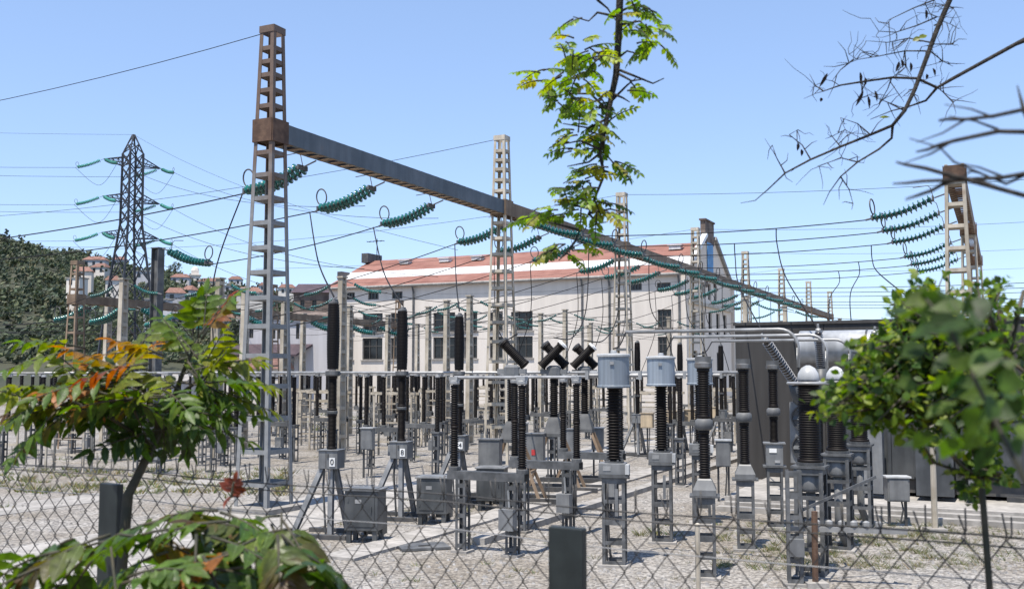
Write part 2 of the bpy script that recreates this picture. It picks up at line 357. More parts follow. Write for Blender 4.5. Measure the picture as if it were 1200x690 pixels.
# ------------------------------------------------------------------ foliage helpers
def vary(c, a=.25):
    k = 1 + random.uniform(-a, a); d = random.uniform(-.12, .12)
    return (max(.002, c[0] * k * (1 + d)), max(.002, c[1] * k), max(.002, c[2] * k * (1 - d)))
def rnd_dir():
    while True:
        v = Vector((random.uniform(-1, 1), random.uniform(-1, 1), random.uniform(-1, 1)))
        if .05 < v.length < 1: return v.normalized()
def leaf(mb, base, d, nrm, ln, wd, col, fold=.25, droop=.15, seg=4):
    d = Vector(d).normalized(); side = d.cross(nrm)
    if side.length < 1e-3: side = d.orthogonal()
    side.normalize(); up = side.cross(d)
    shape = {4: [(0, 0), (.3, .85), (.62, .95), (1, 0)], 5: [(0, 0), (.16, .62), (.4, 1), (.7, .72), (1, 0)], 3: [(0, 0), (.5, 1), (1, 0)]}[seg]
    vs = []; 
    for u, w_ in shape:
        c = base + d * (u * ln) - up * (droop * ln * u * u)
        if w_ == 0: vs.append([c])
        else:
            hw = w_ * wd / 2
            vs.append([c - side * hw + up * hw * fold, c, c + side * hw + up * hw * fold])
    flat = []; idx = []
    for r_ in vs:
        idx.append([len(flat) + i for i in range(len(r_))]); flat += r_
    fs = []
    for a, b in zip(idx, idx[1:]):
        if len(a) == 1: fs += [(a[0], b[1], b[0]), (a[0], b[2], b[1])]
        elif len(b) == 1: fs += [(a[0], a[1], b[0]), (a[1], a[2], b[0])]
        else: fs += [(a[0], a[1], b[1], b[0]), (a[1], a[2], b[2], b[1])]
    cv = vary(col, .18); mb.add(flat, fs, cv)
    if ln > .03:                           # pale raised midrib
        rib = [q[len(q) // 2] for q in vs]; hw = wd * .035; vr_ = []
        for i, c in enumerate(rib):
            k = hw * (1 - .8 * i / (len(rib) - 1)); vr_ += [c - side * k + up * .0006, c + side * k + up * .0006]
        lc = tuple(min(.6, x * 1.5 + .05) for x in cv)
        mb.add(vr_, [(2 * i, 2 * i + 1, 2 * i + 3, 2 * i + 2) for i in range(len(rib) - 1)], lc)
def crown(mb, c, rx, rz_, nclump, nleaf, size, cols):
    for i in range(nclump):
        d = rnd_dir(); k = random.uniform(.35, 1) ** .6
        cc = Vector(c) + Vector((d.x * rx, d.y * rx, d.z * rz_)) * k
        cr = rx * random.uniform(.22, .42); col = random.choice(cols)
        for j in range(nleaf):
            q = rnd_dir() * cr * random.uniform(.5, 1)
            n_ = (q.normalized() + rnd_dir() * .7).normalized(); t_ = n_.orthogonal().normalized(); b_ = n_.cross(t_)
            s = size * random.uniform(.6, 1.3); p = cc + q
            mb.add([p - t_ * s, p - b_ * s * .6, p + t_ * s, p + b_ * s * .6], [(0, 1, 2, 3)], vary(col, .3))

# ------------------------------------------------------------------ hillside wood, houses
wood = MB(); GC = [(.07, .092, .048), (.09, .112, .058), (.052, .07, .042), (.115, .12, .07)]
for i in range(2000):
    Y = 175 + 360 * random.random() ** .8; px = random.uniform(-40, 560) if random.random() < .88 else random.uniform(560, 1250)
    if hill_z(px, Y) < 4: continue
    x = (px - 600) / F * Y; z = hill_z(px, Y); h = random.uniform(2.0, 4.2)
    if random.random() < .12: crown(wood, (x, Y, z + h * 1.1), h * .3, h * 1.1, 8, 5, .65, GC[2:3])
    else: crown(wood, (x, Y, z + h * .55), h * .9, h * .62, 9, 6, .75, GC)
tag(wood.build('hillside_wood', M['woodleaf']), 'dense green trees and scrub covering the hillside behind the yard', 'woodland', kind='stuff')

def house(px, py, Y, wd, dp, ht, label, roof='redroof', wall='whitewall', flat=False):
    wd *= .75; dp *= .75; ht *= .75
    p = P(px, py, Y); p.z += 2.2; gz = min(p.z, hill_z(px, Y)) - 3
    o = thing('hillside_house', label, 'house', (p.x, p.y, p.z), random.uniform(-.5, .5), 'houses on the hillside')
    MB().box((0, 0, (ht + gz - p.z) / 2), (wd, dp, ht - (gz - p.z))).build('wall', M[wall], o)
    r_ = MB(); a, b = wd / 2 + .4, dp / 2 + .4
    if flat: r_.box((0, 0, ht + .15), (wd + .5, dp + .5, .3))
    else: r_.add([(-a, -b, ht), (a, -b, ht), (a, b, ht), (-a, b, ht), (-a + b * .6, 0, ht + 1.7), (a - b * .6, 0, ht + 1.7)], [(0, 1, 5, 4), (1, 2, 5), (2, 3, 4, 5), (3, 0, 4), (3, 2, 1, 0)])
    r_.build('roof', M[roof], o)
    for k in range(int(wd // 3)):
        wx = -wd / 2 + 1.5 + 3 * k
        MB().box((wx, -dp / 2 - .03, ht * .55), (1.1, .1, 1.5)).build('window', M['glass'], o)
HS = [(112, 320, 430, 12, 7, 4.2, 'long pale house high on the left slope', 'redroof', 'whitewall', False),
      (140, 319, 470, 9, 7, 4.5, 'white house beside dark trees near the ridge', 'redroof', 'whitewall', False),
      (118, 328, 400, 8, 6, 3.5, 'small cream house below the long pale house', 'redroof', 'render', False),
      (167, 335, 380, 8, 6, 4, 'flat roofed white house behind the grey steel post', 'concrete', 'whitewall', True),
      (98, 336, 330, 7, 6, 3.5, 'red roofed cottage low on the left slope', 'redroof', 'gable', False),
      (212, 340, 430, 10, 7, 4, 'white terrace house left of the church tower', 'redroof', 'whitewall', False),
      (246, 344, 450, 12, 7, 4, 'wide pale house right of the church tower', 'redroof', 'render', False),
      (262, 350, 420, 9, 6, 4, 'grey flat roofed house below the church tower', 'concrete', 'whitewall', True),
      (276, 340, 500, 8, 6, 4, 'small white house on the skyline by the tall pylon', 'redroof', 'whitewall', False),
      (205, 363, 300, 7, 5, 3.5, 'white walled house low behind the orange leaves', 'redroof', 'whitewall', False),
      (185, 372, 260, 9, 5, 3, 'pale shed at the foot of the hill', 'concrete', 'whitewall', True),
      (292, 362, 320, 10, 6, 4, 'cream house lower on the slope behind the tall pylon', 'redroof', 'render', False),
      (90, 345, 300, 6, 5, 3.2, 'tiny pale house at the left picture edge among trees', 'concrete', 'render', True),
      (132, 345, 340, 6, 5, 3.2, 'tiny cream house behind the legs of the far tower', 'redroof', 'render', False),
      (196, 350, 400, 8, 5, 3.2, 'low white house right of the grey steel post', 'concrete', 'whitewall', True),
      (222, 356, 350, 6, 5, 3.2, 'small red roofed house under the church tower', 'redroof', 'whitewall', False),
      (256, 362, 360, 9, 5, 3.2, 'long pale terrace left of the tall pylon', 'concrete', 'render', True),
      (310, 347, 480, 7, 5, 3.5, 'small white house high on the slope right of tall pylon', 'redroof', 'whitewall', False),
      (336, 352, 430, 9, 6, 4, 'pale house on the slope right of the tall pylon', 'redroof', 'render', False),
      ]
for h in HS: house(*h)
p = P(228, 345, 490)
ch = thing('church_tower', 'slender pale church belfry standing on the hill skyline', 'church tower', p, .3)
MB().box((0, 0, 2), (5, 5, 14)).build('wall', M['render'], ch)
t_ = MB(); t_.box((0, 0, 9.2), (5.8, 5.8, .5)); t_.box((0, 0, 10.4), (3.6, 3.6, 2)); t_.lathe([(1.9, 11.4), (1.5, 12.6), (.3, 13.4)], 8); t_.build('belfry', M['render'], ch)
for a in (-1.2, 1.2): MB().box((a, -2.52, 6.5), (1, .1, 2.2)).build('window', M['glass'], ch)
def tree(px, py_top, py_base, Y, rpx, label, cols, rz_k=1.0):
    b = P(px, py_base, Y); tp = P(px, py_top, Y); h = tp.z - b.z; r = rpx / F * Y
    o = thing('broadleaf_tree', label, 'tree', b, 0, 'single trees in front of the hill')
    tr = MB(); tr.tube([(0, 0, -1), (.1, 0, h * .35), (-.05, .1, h * .7)], [h * .035, h * .025, h * .01], 7)
    for k in range(5):
        a = k * 1.26; tr.tube([(.08, 0, h * .3 + k * h * .06), (math.cos(a) * r * .5, math.sin(a) * r * .5, h * .55 + k * h * .06)], [h * .015, h * .005], 5)
    tr.build('trunk', M['bark'], o)
    cr = MB(); crown(cr, (0, 0, h * .6), r, h * .42, 34, 26, r * .085, cols); cr.build('crown', M['woodleaf'], o)
for a in [(104, 368, 425, 170, 34, 'dark rounded tree low on the far left behind rusty gantry', [GC[2], GC[0]]),
          (160, 362, 432, 150, 34, 'green tree between the grey steel post and rusty gantry leg', [GC[0], GC[1]]),
          (225, 362, 432, 165, 30, 'mid green tree behind the orange topped sapling', [GC[1], GC[3]]),
          (268, 372, 432, 140, 22, 'small dark tree left of the tall rusty pylon', [GC[2]]),
          (205, 306, 326, 500, 7, 'lone round tree standing on the ridge left of church tower', [GC[2]]),
          (352, 385, 436, 150, 16, 'small tree beside the purple lean-to roof', [GC[0]])]: tree(*a)

# ------------------------------------------------------------------ main building
BX, BY = 16.2, 95.0
def bl(L, w_, z=0.0): return Vector((BX - .902 * L + .432 * w_, BY + .432 * L + .902 * w_, z))   # L along the long wall, w_ into the building
def px_to_L(px):
    k = (px - 600) / F; return (BX - BY * k) / (.902 + .432 * k)
def py_to_z(py, px):
    L = px_to_L(px); return EYE + (438 - py) / F * (BY + .432 * L) * .997
BL, BW, EAVE, RIDGE = 40.3, 17.4, 12.5, 16.3
bld = thing('power_station_building', 'long cream industrial hall with red roof, white roof strip and dark windows', 'building', bl(0, 0))
brz = math.atan2(.432, -.902)
bld.rotation_euler = (0, 0, brz)          # local +x runs along the long wall away from the corner, local -y into the building
def wall_holes(mb, W, H, holes, depth=.3):
    xs = sorted({0, W, *[h[0] for h in holes], *[h[1] for h in holes]}); zs = sorted({0, H, *[h[2] for h in holes], *[h[3] for h in holes]})
    for a, b in zip(xs, xs[1:]):
        for c, d in zip(zs, zs[1:]):
            if any(h[0] <= (a + b) / 2 <= h[1] and h[2] <= (c + d) / 2 <= h[3] for h in holes): continue
            mb.add([(a, 0, c), (b, 0, c), (b, 0, d), (a, 0, d)], [(3, 2, 1, 0)])
    for x0, x1, z0, z1 in holes:
        mb.add([(x0, 0, z0), (x1, 0, z0), (x1, 0, z1), (x0, 0, z1), (x0, -depth, z0), (x1, -depth, z0), (x1, -depth, z1), (x0, -depth, z1)], [(0, 1, 5, 4), (1, 2, 6, 5), (2, 3, 7, 6), (3, 0, 4, 7)])
wins = []
UP = [(400, 413), (426, 447), (459, 475), (509, 532), (545, 558), (575, 588), (600, 623)]
for a, b in UP:
    for y0, y1, q in ((368, 389, 0), (397, 421, 1)): wins.append((a, b, y0 - (a - 400) * .012, y1 - (a - 400) * .012, 3))
wins += [(772, 786, 363, 383, 3), (772, 786, 395, 416, 3), (738, 752, 332, 339.5, 4), (771, 786, 331, 338.5, 4), (406, 414, 343, 350, 3), (432, 442, 342.5, 350, 3), (460, 470, 342, 349, 3)]
holes = []
for a, b, y0, y1, nm in wins:
    pc = (a + b) / 2; e_ = 1.2 if nm == 3 else .6; holes.append((px_to_L(b + e_), px_to_L(a - e_), py_to_z(y1 + e_ * .6, pc), py_to_z(y0 - e_ * .6, pc), nm))
wm = MB(); wall_holes(wm, BL, EAVE, [h[:4] for h in holes])
wm.add([(BL, 0, 0), (BL, -BW, 0), (BL, -BW, EAVE), (BL, -BW / 2, RIDGE), (BL, 0, EAVE)], [(0, 1, 2, 3, 4)])
wm.add([(0, -BW, 0), (BL, -BW, 0), (BL, -BW, EAVE), (0, -BW, EAVE)], [(3, 2, 1, 0)])
wm.build('wall', M['render'], bld)
def window(parent, h, ynow=-.22):
    x0, x1, z0, z1 = h[:4]; nm = h[4]
    f = MB(); wd = x1 - x0
    for x in (x0 + .06, x1 - .06): f.box((x, ynow + .04, (z0 + z1) / 2), (.12, .08, z1 - z0))
    for z in (z0 + .06, z1 - .06): f.box(((x0 + x1) / 2, ynow + .05, z), (wd - .24, .06, .12))
    for k in range(1, nm): f.box((x0 + wd * k / nm, ynow + .045, (z0 + z1) / 2), (.07, .07, z1 - z0 - .24))
    if z1 - z0 > 1: f.box(((x0 + x1) / 2, ynow + .04, z0 + (z1 - z0) * .62), (wd - .24, .05, .07))
    fo = f.build('window', M['frame'], parent)
    MB().box(((x0 + x1) / 2, ynow - .02, (z0 + z1) / 2), (wd - .02, .03, z1 - z0 - .02)).build('pane', M['glass'], fo)
    if z1 - z0 > 1: MB().box(((x0 + x1) / 2, .06, z0 - .06), (wd + .3, .18, .11)).build('sill', M['concrete'], fo)
for h in holes: window(bld, h)
# gable end (local x = 0 plane, facing the right)
gm = MB(); gd = .002
gh = [(2.0, 3.4, 6.9, 9.2), (5.2, 6.6, 6.9, 9.2), (7.9, 9.3, 6.9, 9.2), (11, 12.4, 6.9, 9.2), (14, 15.4, 6.9, 9.2), (5.5, 6.6, 10.4, 12.0), (7.9, 9.1, 10.4, 12.0), (10.4, 11.5, 10.4, 12.0), (2.0, 3.6, 2.5, 5.2), (5.2, 6.8, 2.5, 5.2), (11, 12.6, 2.5, 5.2)]
ys = sorted({0, BW, *[h[0] for h in gh], *[h[1] for h in gh]}); zs = sorted({0, EAVE, *[h[2] for h in gh], *[h[3] for h in gh]})
for a, b in zip(ys, ys[1:]):
    for c, d in zip(zs, zs[1:]):
        if any(h[0] <= (a + b) / 2 <= h[1] and h[2] <= (c + d) / 2 <= h[3] for h in gh): continue
        gm.add([(0, -a, c), (0, -b, c), (0, -b, d), (0, -a, d)], [(0, 1, 2, 3)])
for y0, y1, z0, z1 in gh:
    gm.add([(0, -y0, z0), (0, -y1, z0), (0, -y1, z1), (0, -y0, z1), (.3, -y0, z0), (.3, -y1, z0), (.3, -y1, z1), (.3, -y0, z1)], [(0, 1, 5, 4), (1, 2, 6, 5), (2, 3, 7, 6), (3, 0, 4, 7)])
gm.add([(0, 0, EAVE), (0, -BW, EAVE), (0, -BW / 2 - 1.6, RIDGE + .5), (0, -BW / 2 + 1.6, RIDGE + .5)], [(0, 1, 2, 3)])
gw = gm.build('gable_wall', M['gable'], bld)
for y0, y1, z0, z1 in gh:
    f = MB()
    for y in (y0 + .06, y1 - .06, (y0 + y1) / 2): f.box((.2, -y, (z0 + z1) / 2), (.08, .1, z1 - z0))
    for z in (z0 + .06, z1 - .06): f.box((.2, -(y0 + y1) / 2, z), (.07, y1 - y0, .12))
    fo = f.build('window', M['frame'], bld); MB().box((.26, -(y0 + y1) / 2, (z0 + z1) / 2), (.03, y1 - y0 - .02, z1 - z0 - .02)).build('pane', M['glass'], fo)
q = MB(); q.box((.2, -BW / 2, RIDGE + .85), (.5, 3.4, 2.3)); q.box((.2, -BW / 2, RIDGE + 2.08), (.7, 3.7, .16)); q.build('gable_parapet', M['oldwall'], bld)
for sgn in (0, 1):
    q = MB(); a = Vector((-.05, -.0 if not sgn else -BW, EAVE + .1)); b = Vector((-.05, -BW / 2 + (1.7 if not sgn else -1.7), RIDGE + .55))
    q.bar(a, b, .5, .4, (1, 0, 0)); q.build('gable_coping', M['whitesheet'] if not sgn else M['concrete'], bld)
MB().box((-.07, -BW / 2, EAVE + 2.2), (.05, 2.2, 2.9)).build('blue_panel', M['bluepaint'], bld)
q = MB(); q.tube([(-.06, -BW / 2 + 1.6 * math.cos(a), EAVE - .9 + 1.5 * math.sin(a)) for a in [math.pi * i / 12 for i in range(13)]], .16, 6); q.build('arch_moulding', M['oldwall'], bld)
MB().box((-.15, -BW / 2, 9.75), (.3, BW - 1, .3)).build('string_course', M['beige'], bld)
MB().box((.15, -BW - .25, EAVE / 2 - .1), (.9, .5, EAVE)).build('corner_pier', M['gable'], bld)
# roof: lower tiles, white sheet strip, upper tiles
def slope(u, side): 
    y = .45 - (BW / 2 + .45) * u if side == 0 else -BW - .45 + (BW / 2 + .45) * u
    return y, EAVE - .12 + (RIDGE - EAVE + .12) * u
def roofstrip(name, u0, u1, m, side=0, lift=0.0):
    (ya, za), (yb, zb) = slope(u0, side), slope(u1, side); mb = MB(); x0, x1 = .5, BL + .4
    vs = [(x, y, z + lift + dz) for dz in (-.18, 0) for x, y, z in ((x0, ya, za), (x1, ya, za), (x1, yb, zb), (x0, yb, zb))]
    mb.add(vs, [(4, 5, 6, 7), (3, 2, 1, 0), (0, 1, 5, 4), (1, 2, 6, 5), (2, 3, 7, 6), (3, 0, 4, 7)])
    return mb.build(name, m, bld)
roofstrip('roof_sheet', 0, .29, M['rooftile']); roofstrip('white_roof_strip', .2905, .53, M['whitesheet'], 0, .05); roofstrip('roof_sheet', .5305, 1, M['rooftile'])
roofstrip('roof_sheet', 0, 1, M['rooftile'], 1)
MB().tube([(-.1, .45, EAVE - .2), (BL + .3, .45, EAVE - .2)], .14, 8).build('gutter', M['concrete'], bld)
for px in (485, 683, 715, 797):
    L = px_to_L(px); MB().tube([(L, .18, 0), (L, .18, EAVE - .9), (L, .42, EAVE - .3)], .1, 8).build('downpipe', M['steel'], bld)
for px, py in ((449, 308), (497, 306), (536, 303), (633, 300), (775, 293)):
    L = px_to_L(px) * 1.03 + .4; y, z = slope(.78, 0)
    q = MB(); q.box((L, y, z + .2), (1.2, .8, .4)); q.box((L, y, z + .43), (1.5, 1.0, .08)); q.build('roof_vent', M['whitesheet'], bld)
q = MB(); q.box((BL + .2, -BW / 2, RIDGE + .2), (.9, 3, 1.1)); q.build('chimney', M['darksteel'], bld)
q = MB(); q.box((BL + .2, -3, EAVE + 1.5), (.6, 1.6, .9)); q.build('vent_hood', M['darksteel'], bld)
q = MB(); L = BL - .5; q.tube([(L, -BW / 2, RIDGE), (L, -BW / 2, RIDGE + 2.6)], .05, 5); q.tube([(L - 1, -BW / 2, RIDGE + 2.3), (L + 1.4, -BW / 2, RIDGE + 2.3)], .04, 5)
for k in range(5): q.tube([(L - .8 + k * .5, -BW / 2 - .4, RIDGE + 2.3), (L - .8 + k * .5, -BW / 2 + .4, RIDGE + 2.3)], .025, 4)
q.build('aerial', M['wire'], bld)

# annex, old masonry house and shed left of the hall
def simple_house(name, label, px0, px1, ytop, Y, depth, wall, roof, wins_px, roofh, doors=(), rz=0.0, cat='building'):
    a, b = P(px0, ytop, Y), P(px1, ytop, Y); W = b.x - a.x; H = a.z
    o = thing(name, label, cat, (a.x, Y, 0), rz)
    hs = []
    for x0, x1, y0, y1 in wins_px:
        hs.append((P(x0, y0, Y).x - a.x, P(x1, y0, Y).x - a.x, max(.05, P(x0, y1, Y).z), P(x0, y0, Y).z))
    wmb = MB(); wall_holes(wmb, W, H, hs); 
    wmb.v = [(x, -y, z) for x, y, z in wmb.v]; wmb.f = [f[::-1] for f in wmb.f]
    wmb.add([(0, 0, 0), (0, depth, 0), (0, depth, H), (0, 0, H)], [(0, 1, 2, 3)]); wmb.add([(W, 0, 0), (W, depth, 0), (W, depth, H), (W, 0, H)], [(3, 2, 1, 0)])
    wmb.add([(0, depth, 0), (W, depth, 0), (W, depth, H), (0, depth, H)], [(0, 1, 2, 3)])
    wmb.build('wall', wall, o)
    for x0, x1, z0, z1 in hs:
        f = MB()
        for x in (x0 + .05, x1 - .05, (x0 + x1) / 2): f.box((x, .2, (z0 + z1) / 2), (.09, .06, z1 - z0))
        fo = f.build('window', M['frame'], o); MB().box(((x0 + x1) / 2, .25, (z0 + z1) / 2), (x1 - x0, .03, z1 - z0)).build('pane', M['glass'], fo)
    r_ = MB(); e = .35
    r_.add([(-e, -e, H), (W + e, -e, H), (W + e, depth + e, H), (-e, depth + e, H), (-e, depth / 2, H + roofh), (W + e, depth / 2, H + roofh)], [(0, 1, 5, 4), (2, 3, 4, 5), (1, 2, 5), (3, 0, 4), (3, 2, 1, 0)])
    r_.build('roof', roof, o)
    return o, W, H
an, W_, H_ = simple_house('annex_building', 'white two storey annex with twin windows and purple lean-to roof', 281, 386, 373, 108, 10, M['whitewall'], M['oldwall'], [(283, 287, 385, 396), (292, 297, 385, 396), (319, 323, 379, 397), (325, 329, 379, 397), (347, 351, 379, 397), (353, 357, 379, 397), (300, 308, 420, 437), (330, 337, 420, 437), (350, 357, 417, 437)], 1.0)
q = MB(); z1 = P(300, 403, 108).z; z0 = P(300, 415, 105).z
q.add([(-.6, -.05, z1), (W_ * .82, -.05, z1), (W_ * .70, -2.9, z0), (-.6, -2.9, z0), (-.6, -.05, z1 - .2), (W_ * .82, -.05, z1 - .2), (W_ * .70, -2.9, z0 - .2), (-.6, -2.9, z0 - .2)], [(3, 2, 1, 0), (4, 5, 6, 7), (0, 1, 5, 4), (1, 2, 6, 5), (2, 3, 7, 6), (3, 0, 4, 7)])
q.build('lean_to_roof', M['darkroof'], an)
for k in (.05, .35, .66): MB().box((W_ * k, -2.7, z0 / 2), (.25, .25, z0 - .2)).build('lean_to_post', M['darksteel'], an)
simple_house('old_masonry_house', 'stained brown masonry house behind the white annex', 344, 392, 343, 128, 9, M['oldwall'], M['darkroof'], [(352, 357, 352, 362), (366, 371, 352, 362)], 1.5, cat='house')
simple_house('tiled_shed', 'low cream shed with red tiled roof in front of annex', 258, 326, 432, 92, 5, M['render'], M['redroof'], [(270, 277, 433.5, 446), (300, 306, 433.5, 446)], 1.1, cat='shed')
simple_house('yard_hut', 'pale flat hut behind the insulator rows at far left', 150, 215, 446, 75, 4, M['whitewall'], M['concrete'], [(165, 172, 450, 462), (190, 197, 450, 462)], .5, cat='hut')

# ------------------------------------------------------------------ long gantry: pylons and girder bays
def plan(a, z): return [Vector((sx * a / 2, sy * a / 2, z)) for sx, sy in ((-1, -1), (1, -1), (1, 1), (-1, 1))]
SG = ((-1, -1), (1, -1), (1, 1), (-1, 1))
def make_pylon(name, label, m, z_top, a0, a1, levels, node, legw, plate=.075, m_node=None, cap=True):
    o = thing(name, label, 'pylon')
    wid = lambda z: a0 + (a1 - a0) * z / z_top
    for sx, sy in SG:
        mb = MB(); mb.ell((sx * a0 / 2, sy * a0 / 2, -.2), (sx * a1 / 2, sy * a1 / 2, z_top), legw, legw * .14, -sx, -sy); mb.build('leg', m, o)
    for z in levels:
        mb = MB(); a = wid(z) - .02; h = plate
        for sx, sy, dx, dy in ((0, -1, a, .018), (0, 1, a, .018), (-1, 0, .018, a - .04), (1, 0, .018, a - .04)):
            mb.box((sx * (a / 2 - .01), sy * (a / 2 - .01), z), (dx, dy, h))
        mb.box((0, 0, z - h / 2 + .012), (a - .045, a - .045, .014))
        mb.build('batten', m, o)
    if node:
        mb = MB(); a = wid((node[0] + node[1]) / 2) + .06; z = (node[0] + node[1]) / 2; h = node[1] - node[0]
        for sx, sy, dx, dy in ((0, -1, a, .02), (0, 1, a, .02), (-1, 0, .02, a - .045), (1, 0, .02, a - .045)):
            mb.box((sx * (a / 2), sy * (a / 2), z), (dx, dy, h))
        mb.box((0, 0, z + h / 2 - .05), (a - .06, a - .06, .02)); mb.box((0, 0, z - h / 2 + .05), (a - .06, a - .06, .02))
        mb.build('node_box', m_node or m, o)
    if cap:
        mb = MB(); a = a1
        for sx, sy, dx, dy in ((0, -1, a + .03, .02), (0, 1, a + .03, .02), (-1, 0, .02, a - .01), (1, 0, .02, a - .01)):
            mb.box((sx * (a / 2 + .008), sy * (a / 2 + .008), z_top - .06), (dx, dy, .16))
        mb.build('cap', m, o)
    mb = MB(); mb.box((0, 0, -.05), (a0 + .5, a0 + .5, .34)); mb.build('footing', M['concrete'], o)
    return o
LV1 = [10.37, 10.06, 9.75, 9.39, 9.03, 7.96, 7.45, 6.92, 6.36, 5.8, 5.25, 4.68, 4.05, 3.4, 2.73, 2.02, 1.3, .6]
pyA = make_pylon('lattice_pylon', 'tall lattice pylon, rusty above and grey below, nearest on the left', M['pylon'], 10.87, .92, .386, LV1, (8.2, 8.72), .095, .1, M['rust'])
pyA.location = yard(0, 0); pyA.rotation_euler = (0, 0, AU)
kA = Kind(make_pylon('lattice_pylon', 'x', M['beige'], 10.87, .92, .386, LV1, (8.2, 8.72), .085, .1, M['rustbeam']))
PL = ['tan lattice pylon in front of the hall, second along the girder', 'tan lattice pylon third along the girder, right of hanging leaves', 'tan lattice pylon before the gable end, fourth along the girder',
      'fifth pylon along the girder, standing over the dark wall', 'sixth pylon along the girder, beyond the dark wall', 'seventh small pylon along the girder, against the sky', 'eighth and farthest visible pylon along the girder']
for i in range(1, 8):
    kA.place(yard(11.9 * i, 0), AU, PL[i - 1], 'pylons carrying the long girder')
pyA['group'] = 'pylons carrying the long girder'
def make_girder(L, z, dp, wd, mw, ml, label):
    o = thing('girder', label, 'girder')
    for sy in (-1, 1):
        mb = MB(); y = sy * wd / 2
        mb.box((L / 2, y, z), (L, .016, dp)); 
        for sz in (-1, 1): mb.box((L / 2, y - sy * .05, z + sz * (dp / 2 - .009)), (L, .1, .016))
        mb.build('web', mw, o)
    for sz, nm in ((-1, 'lacing'), (1, 'lacing')):
        mb = MB(); n_ = int(L / .42)
        for k in range(n_):
            mb.box((L * (k + .5) / n_, 0, z + sz * (dp / 2 + .003)), (.17, wd - .02, .012))
        mb.build(nm, ml, o)
    return o
GZ, GD = 8.46, .44
g1 = make_girder(11.9 - .5, GZ, GD, .46, M['blueweb'], M['rustbeam'], 'dark blue-grey steel girder running from the tall rusty pylon to the second pylon')
g1.location = yard(.25, 0); g1.rotation_euler = (0, 0, AU); g1['group'] = 'bays of the long girder'
kG = Kind(make_girder(11.9 - .46, GZ, GD, .46, M['rustbeam'], M['rust'], 'x'))
for i in range(1, 7):
    kG.place(yard(11.9 * i + .23, 0), AU, 'rust-stained girder bay between the %s and %s pylon of the long gantry' % (nth(i), nth(i + 1)), 'bays of the long girder')

# right-hand gantry, the left rusty gantry
LB = [8.2, 7.6, 7.0, 6.4, 5.8, 5.2, 4.6, 3.9, 3.2, 2.5, 1.8, 1.0]
TB = -13.8
kB = Kind(make_pylon('gantry_pylon', 'x', M['beige'], 8.7, .86, .5, LB, (8.22, 8.66), .085, .1, M['rust'], cap=False))
for i, s in enumerate((12.0, 23.9, 35.8)):
    kB.place(yard(s, TB), AU, ['tan lattice pylon with rusty head at the right edge', 'second pylon of the right gantry behind green bush', 'third pylon of the right gantry behind green bush'][i], 'pylons of the right gantry')
kGB = Kind(make_girder(11.4, GZ, GD, .46, M['rustbeam'], M['rust'], 'x'))
for i, s in enumerate((12.25, 24.15)):
    kGB.place(yard(s, TB), AU, ['rusty girder of the right gantry, nearest bay', 'rusty girder of the right gantry, farther bay'][i], 'bays of the right girder')
TE = 17.8
LE = [6.9, 6.3, 5.2, 4.6, 4.0, 3.4, 2.8, 2.2, 1.6, 1.0, .5]
kE = Kind(make_pylon('gantry_pylon', 'x', M['rustbeam'], 7.4, .75, .34, LE, (5.7, 6.1), .075, .08, M['rustbeam']))
EL = ['rusty lattice pylon at the far left in front of the hill', 'rusty lattice pylon seen behind the tall pylon', 'rusty lattice pylon in front of the left end of hall', 'small rusty pylon in front of the middle of hall', 'rusty pylon outside the left picture edge']
for i, s in enumerate((10.4, 22.3, 34.2)): kE.place(yard(s, TE), AU, EL[i], 'pylons of the left gantry')
kGE = Kind(make_girder(11.45, 5.9, .32, .4, M['rustbeam'], M['rust'], 'x'))
for i, s in enumerate((10.62, 22.5)):
    kGE.place(yard(s, TE), AU, ['thin rusty girder of the left gantry crossing before the hill', 'thin rusty girder of left gantry before the annex', 'thin rusty girder of left gantry before the hall', 'thin rusty girder of left gantry leaving at the left edge'][i], 'bays of the left girder')

# grey steel H post with a string at its top, and its neighbour outside on the left
def hpost(loc, label, h=7.35):
    o = thing('steel_post', label, 'post', loc, AU, 'grey steel strain posts')
    mb = MB(); a = .15
    for y in (-a, a): mb.box((0, y, h / 2 - .1), (.3, .022, h + .2))
    mb.box((0, 0, h / 2 - .1), (.02, 2 * a - .024, h + .2)); mb.build('shaft', M['steel'], o)
    MB().box((0, 0, h + .02), (.34, .36, .03)).build('cap_plate', M['steel'], o)
    mb = MB(); mb.box((0, 0, 0), (.7, .7, .3)); mb.build('footing', M['concrete'], o)
hpost(yard(8.4, 11.64), 'dark grey steel post rising behind the orange-topped sapling'); 

